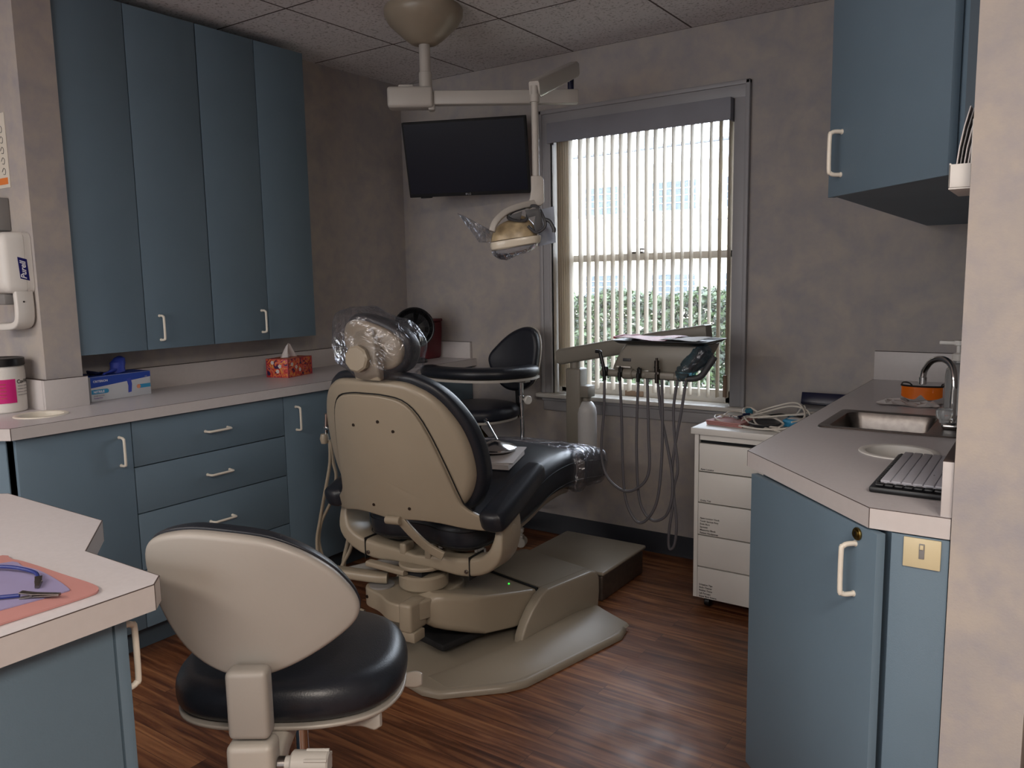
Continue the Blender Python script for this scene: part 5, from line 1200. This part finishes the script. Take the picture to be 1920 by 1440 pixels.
# ================================================================== LEFT COUNTER THINGS
gb = thing('glove_box', 'white and blue nitrile glove box on the counter under the tall cabinets', 'glove box', (0.16, -1.84, CZ))
Tg = frame((0.17, -1.975, CZ + 0.0005), (-0.015, 0.252, 0), (0, 0, 1))  # x along front, y up, z toward the room
GW, GH, GD = 0.25, 0.094, 0.12
zc = Tg.to_3x3().col[2]
if zc.x < 0: Tg = Tg @ Matrix.Scale(-1, 4, (0, 0, 1))
MB().box((0, 0, -GD), (GW, GH, 0), 0.001, T=Tg).build('carton', 'boxwhite', gb, world=True)
k = MB(); k.prism([(0.0, GH - 0.001), (GW, GH - 0.001), (GW, GH - 0.022), (0.0, GH - 0.042)], 0.0003, 0.0006, T=Tg); k.box((0.0, GH, -GD), (GW, GH + 0.0006, 0.0), T=Tg); k.build('blue_band', 'boxblue', gb, world=True)
MB().box((0.03, GH + 0.0007, -GD * .75), (0.15, GH + 0.0012, -GD * .3), T=Tg).build('opening', 'navy', gb, world=True)
k = MB(); k.box((0.001, 0.028, 0.0003), (0.062, 0.045, 0.0007), 0.0001, T=Tg, m='boxteal'); k.cyl(Tg @ Vector((0.062, 0.0365, 0.0003)), Tg @ Vector((0.062, 0.0365, 0.0007)), 0.0085, n=20, m='boxteal')
k.box((0.20, 0.03, 0.0003), (0.248, 0.045, 0.0007), T=Tg, m='boxteal'); k.cyl(Tg @ Vector((0.196, 0.0375, 0.0004)), Tg @ Vector((0.196, 0.0375, 0.0009)), 0.0082, n=20, m='boxorange')
k.prism([(0.146, 0.072), (0.164, 0.076), (0.168, 0.05), (0.164, 0.02), (0.150, 0.018), (0.152, 0.045)], 0.0007, 0.0011, T=Tg, m='glove')
k.build('printed_panel', 'boxteal', gb, world=True)
k = MB(); k.text('CRITERION', 0.0115, Tg @ Matrix.Translation((0.01, GH - 0.022, 0.0008)), m='textw', ext=0.0001); k.build('brand_lettering', 'textw', gb, world=True); k = MB(); k.text('NITRILE', 0.0125, Tg @ Matrix.Translation((0.009, 0.032, 0.0009)), m='textw', ext=0.0001)
k.build('material_lettering', 'textw', gb, world=True); k = MB()
k.text('EXAM GLOVES', 0.0065, Tg @ Matrix.Translation((0.009, 0.0185, 0.0005)), m='textg', ext=0.0001); k.text('Powder-Free', 0.0065, Tg @ Matrix.Translation((0.009, 0.010, 0.0005)), m='textp', ext=0.0001); k.text('200', 0.007, Tg @ Matrix.Translation((0.225, 0.072, 0.0008)), m='textg', ext=0.0001)
k.build('fine_print', 'textw', gb, world=True)
gl0 = Tg @ Vector((0.145, GH + 0.0016, -GD * 0.45))
k = MB().lathe([(0, 0.0), (0.03, 0.0), (0.026, 0.02), (0.029, 0.038), (0.022, 0.056), (0.009, 0.066), (0, 0.067)], gl0, n=16, sx=0.7)
for v in k.v:
    d = v - gl0; v += Vector((lump(v, .004, 40), 0.012 * (d.z / .06) + lump(v, .004, 30, 1), lump(v, .003, 35, 2)))
k.tube([gl0 + Vector((0, 0, 0.006)), gl0 + Vector((0.02, -0.03, 0.01)), gl0 + Vector((0.04, -0.075, 0.004))], [0.014, 0.012, 0.007], 10, flat=0.5)
tag(k.build('nitrile_glove', 'glove'), 'blue glove sticking up out of the glove box', 'glove')
k = MB().tube([gl0 + Vector((0.01, -0.07, 0.004)), gl0 + Vector((0.03, -0.1, 0.008)), gl0 + Vector((-0.01, -0.11, 0.010)), gl0 + Vector((-0.03, -0.09, 0.006))], 0.009, 10, flat=0.5)
tag(k.build('nitrile_glove', 'navy'), 'dark crumpled glove lying on top of the glove box', 'glove')

ti = thing('tissue_box', 'red and orange floral tissue box on the left counter', 'tissue box', (0.14, -1.0, CZ))
TA = Vector((0.247, -1.105, CZ + 0.0005)); ux = Vector((-0.045, 0.18, 0)).normalized(); uy = Vector((-0.212, 0.034, 0)).normalized()
Tt2 = frame(TA, ux, uy); a_, b2_, h_ = 0.185, 0.215 * 0.55, 0.086
sgn = 1 if Tt2.to_3x3().col[2].z > 0 else -1
MB().box((0, 0, 0), (a_, b2_, sgn * h_), 0.001, T=Tt2).build('carton', 'floral', ti, world=True)
k = MB()
for (x0, y0) in ((0, 0), (a_, 0), (0, b2_)): k.box((x0 - 0.002, y0 - 0.002, 0), (x0 + 0.002, y0 + 0.002, sgn * h_), T=Tt2)
for z in (0.001, h_): k.box((-0.001, -0.001, sgn * (z - 0.002)), (a_ + 0.001, 0.001, sgn * (z + 0.0005)), T=Tt2).box((-0.001, -0.001, sgn * (z - 0.002)), (0.001, b2_, sgn * (z + 0.0005)), T=Tt2)
k.build('carton_edges', 'red', ti, world=True)
k = MB()
for face, pts in ((0, [(0.03, 0.06), (0.09, 0.03), (0.062, 0.045)]), (1, [(0.085, 0.068), (0.045, 0.052), (0.058, 0.028)])):
    for q in pts:
        for i in range(5):
            a = 2 * pi * i / 5; r_ = 0.0055
            c_ = (q[0] + r_ * cos(a), -0.0008, sgn * (q[1] + r_ * sin(a))) if face == 0 else (-0.0008, q[0] + r_ * cos(a), sgn * (q[1] + r_ * sin(a)))
            ax_ = Tt2.to_3x3() @ Vector((0, -1, 0) if face == 0 else (-1, 0, 0)); k.cyl(Tt2 @ Vector(c_), Tt2 @ Vector(c_) + ax_ * 0.0004, 0.0042, n=10)
k.build('printed_flowers', 'paperw', ti, world=True)
tp = Tt2 @ Vector((a_ / 2, b2_ / 2, sgn * (h_ + 0.0008))); g = []
for j in range(9):
    t = j / 8; row = []
    for i in range(13):
        s = i / 12 * 2 - 1; row.append(tp + ux * (s * 0.055 * (1 - 0.75 * t)) + uy * (0.012 * sin(s * 5 + t) * (1 - t * .5)) + Vector((0, 0, t * (0.066 - 0.012 * s * s))))
    g.append(row)
k = MB().sheet(g).sheet([[p + uy * 0.0012 for p in r[::-1]] for r in g])
tag(k.build('tissue', 'paperw'), 'white tissue pulled up from the floral box', 'tissue')

wt = thing('wipes_tub', 'white wipes tub with a magenta label and black lid on the left counter', 'wipes tub', (0.075, -2.275, CZ))
WC = Vector((0.055, -2.262, CZ + 0.0005)); 
# keep the tub clear of the splash
WC = Vector((0.098, -2.246, CZ + 0.0005))
MB().lathe([(0, 0), (0.066, 0), (0.070, 0.004), (0.072, 0.14), (0.070, 0.158), (0.066, 0.162), (0, 0.162)], WC, n=64).build('tub_body', 'white', wt, world=True)
MB().lathe([(0, 0.1625), (0.071, 0.1625), (0.0735, 0.165), (0.073, 0.188), (0.068, 0.19), (0.06, 0.186), (0, 0.186)], WC, n=64).build('lid', 'black', wt, world=True)
tocam = math.atan2(CAM.y - WC.y, CAM.x - WC.x)
def wrap(k_, u0, u1, z0, z1, r_, m, n=12):
    g_ = [[WC + Vector((r_ * cos(tocam + u0 + (u1 - u0) * i / n), r_ * sin(tocam + u0 + (u1 - u0) * i / n), z)) for i in range(n + 1)] for z in (z0, z1)]; return k_.sheet(g_, m)
k = MB(); wrap(k, -1.2, 0.56, 0.035, 0.118, 0.0722, 'magenta'); k.build('label', 'magenta', wt, world=True)
def wraptext(k_, s_, size, u, z, m, r_=0.0726):
    tmp = MB().text(s_, size, Matrix(), ext=0.0001); 
    for v in tmp.v:
        a = tocam + u + v.x / r_; v.x, v.y, v.z = WC.x + r_ * cos(a), WC.y + r_ * sin(a), WC.z + z + v.y
    return k_.raw(tmp.v, tmp.f, m)
k = MB(); wraptext(k, 'CaviWipes', 0.019, 0.62, 0.101, 'text'); k.build('brand_lettering', 'text', wt, world=True); k = MB(); wraptext(k, 'Metrex', 0.014, -0.9, 0.012, 'textg'); k.build('maker_lettering', 'textg', wt, world=True); k = MB()
for i in range(4): wraptext(k, 'disinfecting towelettes', 0.0055, 0.64, 0.09 - i * 0.0105, 'textg')
for i in range(5): wraptext(k, 'kills germs in two minutes', 0.006, -0.75, 0.10 - i * 0.012, 'boxorange', 0.0727)
k.build('fine_print', 'text', wt, world=True)

# hand sanitiser dispenser on the pillar, poster, small holder
pz = thing('sanitizer_dispenser', 'white wall-mounted hand sanitizer dispenser on the pillar at the left edge', 'dispenser', (0.08, -2.2, 1.25))
Fy = -2.1512
k = MB(); rings = []
for y, e, ex in ((Fy, 0.0, 0), (Fy - 0.022, 0.0, 0), (Fy - 0.0225, 0.0015, 0), (Fy - 0.024, 0.0, 0), (Fy - 0.074, 0.002, 0), (Fy - 0.084, 0.007, 0), (Fy - 0.094, 0.018, 0), (Fy - 0.098, 0.03, 0)):
    rings.append([Vector((x, y, z)) for x, z in rrect(0.0 + e, 1.328 + e, 0.192 - e, 1.54 - e, 0.024, 5)])
k.loft(rings).build('housing', 'white', pz, world=True)
MB().box((0.0215, Fy - 0.056, 1.36), (0.1805, Fy - 0.054, 1.505), m='dgrey').build('seam', 'dgrey', pz, world=True) if False else None
k = MB(); 
bar(k, spline([(0.176, Fy - 0.034, 1.335), (0.178, Fy - 0.034, 1.28), (0.172, Fy - 0.035, 1.235), (0.14, Fy - 0.036, 1.216), (0.05, Fy - 0.038, 1.210), (0.0, Fy - 0.038, 1.212)], 3), 0.030, [0.012] * 16, side=(0, 1, 0), r=0.5)
k.build('drip_tray', 'white', pz, world=True)
MB().box((0.03, Fy - 0.08, 1.29), (0.14, Fy - 0.02, 1.3275), 0.006).build('nozzle', 'grey', pz, world=True)
Tlg = frame((0.1915, Fy - 0.018, 1.372), (0, 0, 1), (0, -1, 0))
k = MB(); k.prism([(0.0, -0.004), (0.074, 0.0), (0.082, 0.03), (0.008, 0.026)], -0.0006, 0.0006, T=Tlg); k.build('brand_panel', 'logo', pz, world=True)
MB().text('Purell', 0.026, Tlg @ Matrix.Translation((0.006, 0.006, 0.0009)), m='textw', shear=0.3, ext=0.0002).build('lettering', 'textw', pz, world=True)
MB().cyl((0.190, Fy - 0.04, 1.30), (0.1915, Fy - 0.04, 1.30), 0.003, n=12).build('sensor', 'black', pz, world=True)
po = thing('hand_washing_poster', 'small printed wall notice with an orange strip above the sanitizer dispenser', 'poster', (0.0, -2.152, 1.83))
MB().box((-0.14, -2.1525, 1.70), (0.088, -2.1505, 1.955), m=None).build('sheet', 'poster', po, world=True)
MB().box((-0.13, -2.1532, 1.712), (0.075, -2.1526, 1.735)).build('orange_strip', 'orangelab', po, world=True)
k = MB()
for r_ in range(5):
    for c_ in range(4):
        x = -0.11 + c_ * 0.05; z = 1.90 - r_ * 0.036
        k.tube([(x, -2.1528, z), (x + 0.012, -2.1528, z + 0.012), (x + 0.024, -2.1528, z + 0.004), (x + 0.02, -2.1528, z - 0.01), (x + 0.006, -2.1528, z - 0.008)], 0.0011, 5, res=3)
k.build('printed_drawings', 'dgrey', po, world=True)
MB().text('HAND WASHING', 0.02, frame((-0.125, -2.1527, 1.925), (1, 0, 0), (0, 0, 1)), ext=0.0001).build('lettering', 'textg', po, world=True)
pt = thing('paper_towel_dispenser', 'grey metal towel dispenser between the notice and the sanitizer', 'dispenser', (-0.05, -2.18, 1.6))
MB().box((-0.22, -2.20, 1.55), (0.062, -2.1505, 1.665), 0.004).build('dispenser_case', 'grey', pt, world=True)

# fan and sharps bin in the corner
fn_ = thing('desk_fan', 'small black round desk fan in the corner of the left counter', 'fan', (0.33, -0.33, CZ))
FB = Vector((0.335, -0.315, CZ + 0.0005)); fc = FB + Vector((-0.01, -0.0, 0.185)); fdir = Vector((0.62, -0.78, -0.05)).normalized()
MB().lathe([(0, 0), (0.055, 0), (0.06, 0.006), (0.056, 0.018), (0.02, 0.028), (0.013, 0.05), (0.012, 0.11), (0, 0.112)], FB, n=36).build('fan_base', 'black', fn_, world=True)
MB().cyl(fc - fdir * 0.06, fc - fdir * 0.005, 0.03, 0.034, bev=0.006).build('motor', 'black', fn_, world=True)
q = fdir.to_track_quat('Z', 'Y').to_matrix(); ca_, cb_ = q.col[0], q.col[1]
k = MB(); FR = 0.104
k.tube([fc + (ca_ * cos(a) + cb_ * sin(a)) * FR for a in [2 * pi * i / 36 for i in range(36)]], 0.006, 8, closed=True, res=1)
for rr2, off in ((0.08, .022), (0.055, .03), (0.03, 0.034)): k.tube([fc + fdir * off + (ca_ * cos(a) + cb_ * sin(a)) * rr2 for a in [2 * pi * i / 30 for i in range(30)]], 0.0012, 5, closed=True, res=1)
for i in range(64):
    a = 2 * pi * i / 64; d = ca_ * cos(a) + cb_ * sin(a)
    k.tube([fc + d * 0.02 + fdir * 0.034, fc + d * 0.06 + fdir * 0.03, fc + d * 0.085 + fdir * 0.018, fc + d * FR, fc + d * 0.08 - fdir * 0.02, fc + d * 0.03 - fdir * 0.03], 0.0012, 4, res=2)
k.lathe([(0, 0), (0.02, 0), (0.018, 0.004), (0, 0.006)], fc + fdir * 0.034, fdir, n=24); k.build('grille', 'black', fn_, world=True)
MB().lathe([(0, -0.036), (0.06, -0.032), (0.092, -0.018), (0.1, -0.004), (0.098, -0.004), (0.09, -0.016), (0.058, -0.029), (0, -0.033)], fc, fdir, n=48).build('rear_guard', 'bmatte', fn_, world=True)
k = MB()
for i in range(4):
    a0 = 2 * pi * i / 4; g = []
    for r2 in (0.015, 0.045, 0.08):
        g.append([fc + (ca_ * cos(a0 + t) + cb_ * sin(a0 + t)) * r2 + fdir * (0.008 * (t - 0.45) * 2) for t in (0, .3, .6, .9, 1.2)])
    k.sheet(g); k.sheet([[p + fdir * 0.0015 for p in r_[::-1]] for r_ in g])
k.build('blades', 'dgrey', fn_, world=True)
sb = thing('sharps_container', 'dark red plastic container in the corner behind the fan', 'container', (0.3, -0.1, CZ))
k = MB(); rings = []
for z, e in ((0.0005, 0.012), (0.01, 0.006), (0.15, 0.0), (0.20, 0.0), (0.205, 0.006)): rings.append([Vector((x, y, CZ + z)) for x, y in rrect(0.165 + e, -0.165 + e, 0.285 - e, -0.03 - e, 0.012, 4)])
k.loft(rings).build('container_body', 'dred', sb, world=True)
MB().box((0.163, -0.167, CZ + 0.2055), (0.287, -0.028, CZ + 0.222), 0.006).build('lid', 'dred', sb, world=True)

# ================================================================== PENINSULA THINGS
ZP = CZ + 0.0006
def flat(name, pts, z, th, m, label, cat, seedv=0, amp=0.0):
    c_ = smooth2(pts, 4) if amp >= 0 else [Vector(p) for p in pts]
    a = [Vector((p.x, p.y, z)) for p in c_]; k_ = MB().loft([a, [p + Vector((0, 0, th)) for p in a]]); return tag(k_.build(name, m), label, cat)
flat('paper_bib', [(1.77, -3.0), (1.81, -2.978), (1.864, -2.972), (1.95, -2.969), (2.03, -2.966), (2.06, -2.975), (2.066, -3.0), (2.063, -3.10), (2.06, -3.24), (1.9, -3.27), (1.78, -3.25)], ZP, 0.003, 'pink', 'pink paper bib spread on the foreground counter', 'paper bib')
flat('paper_sheet', [(1.82, -3.0), (1.868, -2.987), (1.92, -2.983), (2.015, -2.995), (2.028, -3.01), (2.018, -3.09), (2.0, -3.19), (1.9, -3.21), (1.83, -3.17)], ZP + 0.0032, 0.0015, 'lav', 'lavender paper sheet lying on the pink bib', 'paper')
bc = thing('bib_clip_cord', 'blue bib chain with metal alligator clips lying on the lavender sheet', 'bib chain', (1.95, -3.05, ZP))
def zc(x, y): return (x, y, ZP + 0.008)
MB().tube([(1.80, -3.06, ZP + 0.009), (1.84, -3.03, ZP + 0.012), (1.885, -3.01, ZP + 0.014), (1.93, -3.0, ZP + 0.012), (1.955, -3.006, ZP + 0.009)], 0.0028, 8).tube([(1.90, -3.16, ZP + 0.009), (1.94, -3.12, ZP + 0.009), (1.975, -3.08, ZP + 0.009), (2.0, -3.052, ZP + 0.009)], 0.0028, 8).build('cord', 'bluecord', bc, world=True)
def clip(a, c):
    a = Vector(a); c = Vector(c); d = (c - a).normalized(); s_ = Vector((-d.y, d.x, 0)); k_ = MB()
    for sg2, zz2 in ((1, 0.003), (-1, -0.0025)):
        bar(k_, [a + Vector((0, 0, zz2 * 1.5)), a.lerp(c, 0.35) + Vector((0, 0, zz2 * 0.6)), c + Vector((0, 0, zz2 * 0.3))], [0.005, 0.0045, 0.003], 0.0009, side=tuple(s_), r=0.4)
    k_.cyl(a.lerp(c, 0.3) - s_ * 0.005, a.lerp(c, 0.3) + s_ * 0.005, 0.0022, n=10); return k_.build('clip', 'steel', bc, world=True)
clip((1.956, -3.006, ZP + 0.008), (1.985, -3.022, ZP + 0.008)); clip((2.001, -3.051, ZP + 0.009), (2.045, -3.020, ZP + 0.009))

# ================================================================== OUTSIDE
gr = struct('ground_outside', MB().box((-20, 0.16, -0.62), (20, 40, -0.5)), 'soil')
he = thing('hedge', 'clipped green hedge outside the window', 'hedge', (0.5, 2.8, -0.5))
random.seed(5)
k = MB()
def leaf(k_, p, d, n_, L_, W_):
    s_ = d.cross(n_).normalized(); vs = [p, p + d * L_ * .35 + s_ * W_, p + d * L_ + n_ * -0.3 * L_, p + d * L_ * .35 - s_ * W_, p + d * L_ * .55]
    k_.raw(vs, [[0, 1, 4], [1, 2, 4], [2, 3, 4], [3, 0, 4]])
for i in range(44000):
    f_ = random.random()
    x = random.uniform(-1.9, 2.2)
    top = 1.155 + 0.03 * sin(x * 9) + 0.02 * sin(x * 23)
    if f_ < 0.8: p = Vector((x, 2.25 + abs(random.gauss(0, 0.10)), -0.3 + (top + 0.3) * random.random() ** 0.8))
    else: p = Vector((x, random.uniform(2.25, 2.7), top + random.uniform(-0.05, 0.035)))
    d = Vector((random.gauss(0, 1), random.gauss(-0.7, 0.6), random.gauss(0.5, 0.7))).normalized(); n_ = Vector((random.gauss(0, 1), random.gauss(-0.8, 1), random.gauss(0.6, 1))).normalized()
    leaf(k, p, d, n_, random.uniform(0.04, 0.07), random.uniform(0.012, 0.021))
k.build('foliage', 'leaf', he, world=True, ang=180)['kind'] = 'stuff'
k = MB()
for i in range(40):
    x = random.uniform(-1.8, 2.1); y = random.uniform(2.4, 2.7); k.tube([(x, y, -0.5), (x + random.uniform(-.1, .1), y, 0.1), (x + random.uniform(-.25, .25), y - random.uniform(0, .15), 0.9)], 0.012, 6, res=2)
k.build('branches', 'soil', he, world=True)['kind'] = 'stuff'
nb = thing('neighbour_building', 'pale cream two-storey building across the street beyond the hedge', 'building', (-8, 22, -0.5))
MB().box((-20, 22, -0.5), (6, 30, 5.0)).build('building_wall', 'facade', nb, world=True)
MB().box((-20.3, 21.5, 5.0), (6.3, 30, 5.55), 0.05).build('eave', 'eave', nb, world=True)
MB().box((-9.0, 21.6, 5.55), (-8.5, 22.4, 6.0)).build('roof_vent', 'wire', nb, world=True)
for x0 in (-16.2, -13.6, -11.05, -8.48, -5.9, -3.3):
    for z0, z1 in ((3.54, 4.47), (0.62, 1.42)):
        f = MB().box((x0 - 0.06, 21.93, z0 - 0.06), (x0 + 1.6, 21.99, z1 + 0.06)).build('window_frame', 'eave', nb, world=True)
        for a_ in (0, 0.84):
            k = MB().box((x0 + a_, 21.90, z0), (x0 + a_ + 0.7, 21.925, z1), m='pane')
            for j in (1, 2): k.box((x0 + a_ + 0.7 * j / 3 - 0.012, 21.885, z0), (x0 + a_ + 0.7 * j / 3 + 0.012, 21.90, z1), m='eave')
            for j in (1, 2, 3): k.box((x0 + a_, 21.885, z0 + (z1 - z0) * j / 4 - 0.012), (x0 + a_ + 0.7, 21.90, z0 + (z1 - z0) * j / 4 + 0.012), m='eave')
            k.build('pane', 'pane', f, world=True)
for nm, pts, r, lb_ in (('utility_line', [(-14, 12, 2.95), (-5.68, 12, 2.648), (-3.74, 12, 2.473), (-2.2, 12, 2.462), (4, 12, 2.8)], 0.012, 'thin sagging wire outside, in front of the building'),
                   ('utility_line', [(-16, 16, 4.6), (-8.08, 16, 4.62), (-4.0, 16, 4.66), (4, 16, 4.7)], 0.05, 'thick dark cable outside, high near the roof line of the building')):
    tag(MB().tube(pts, r, 8).build(nm, 'wire'), lb_, 'wire')
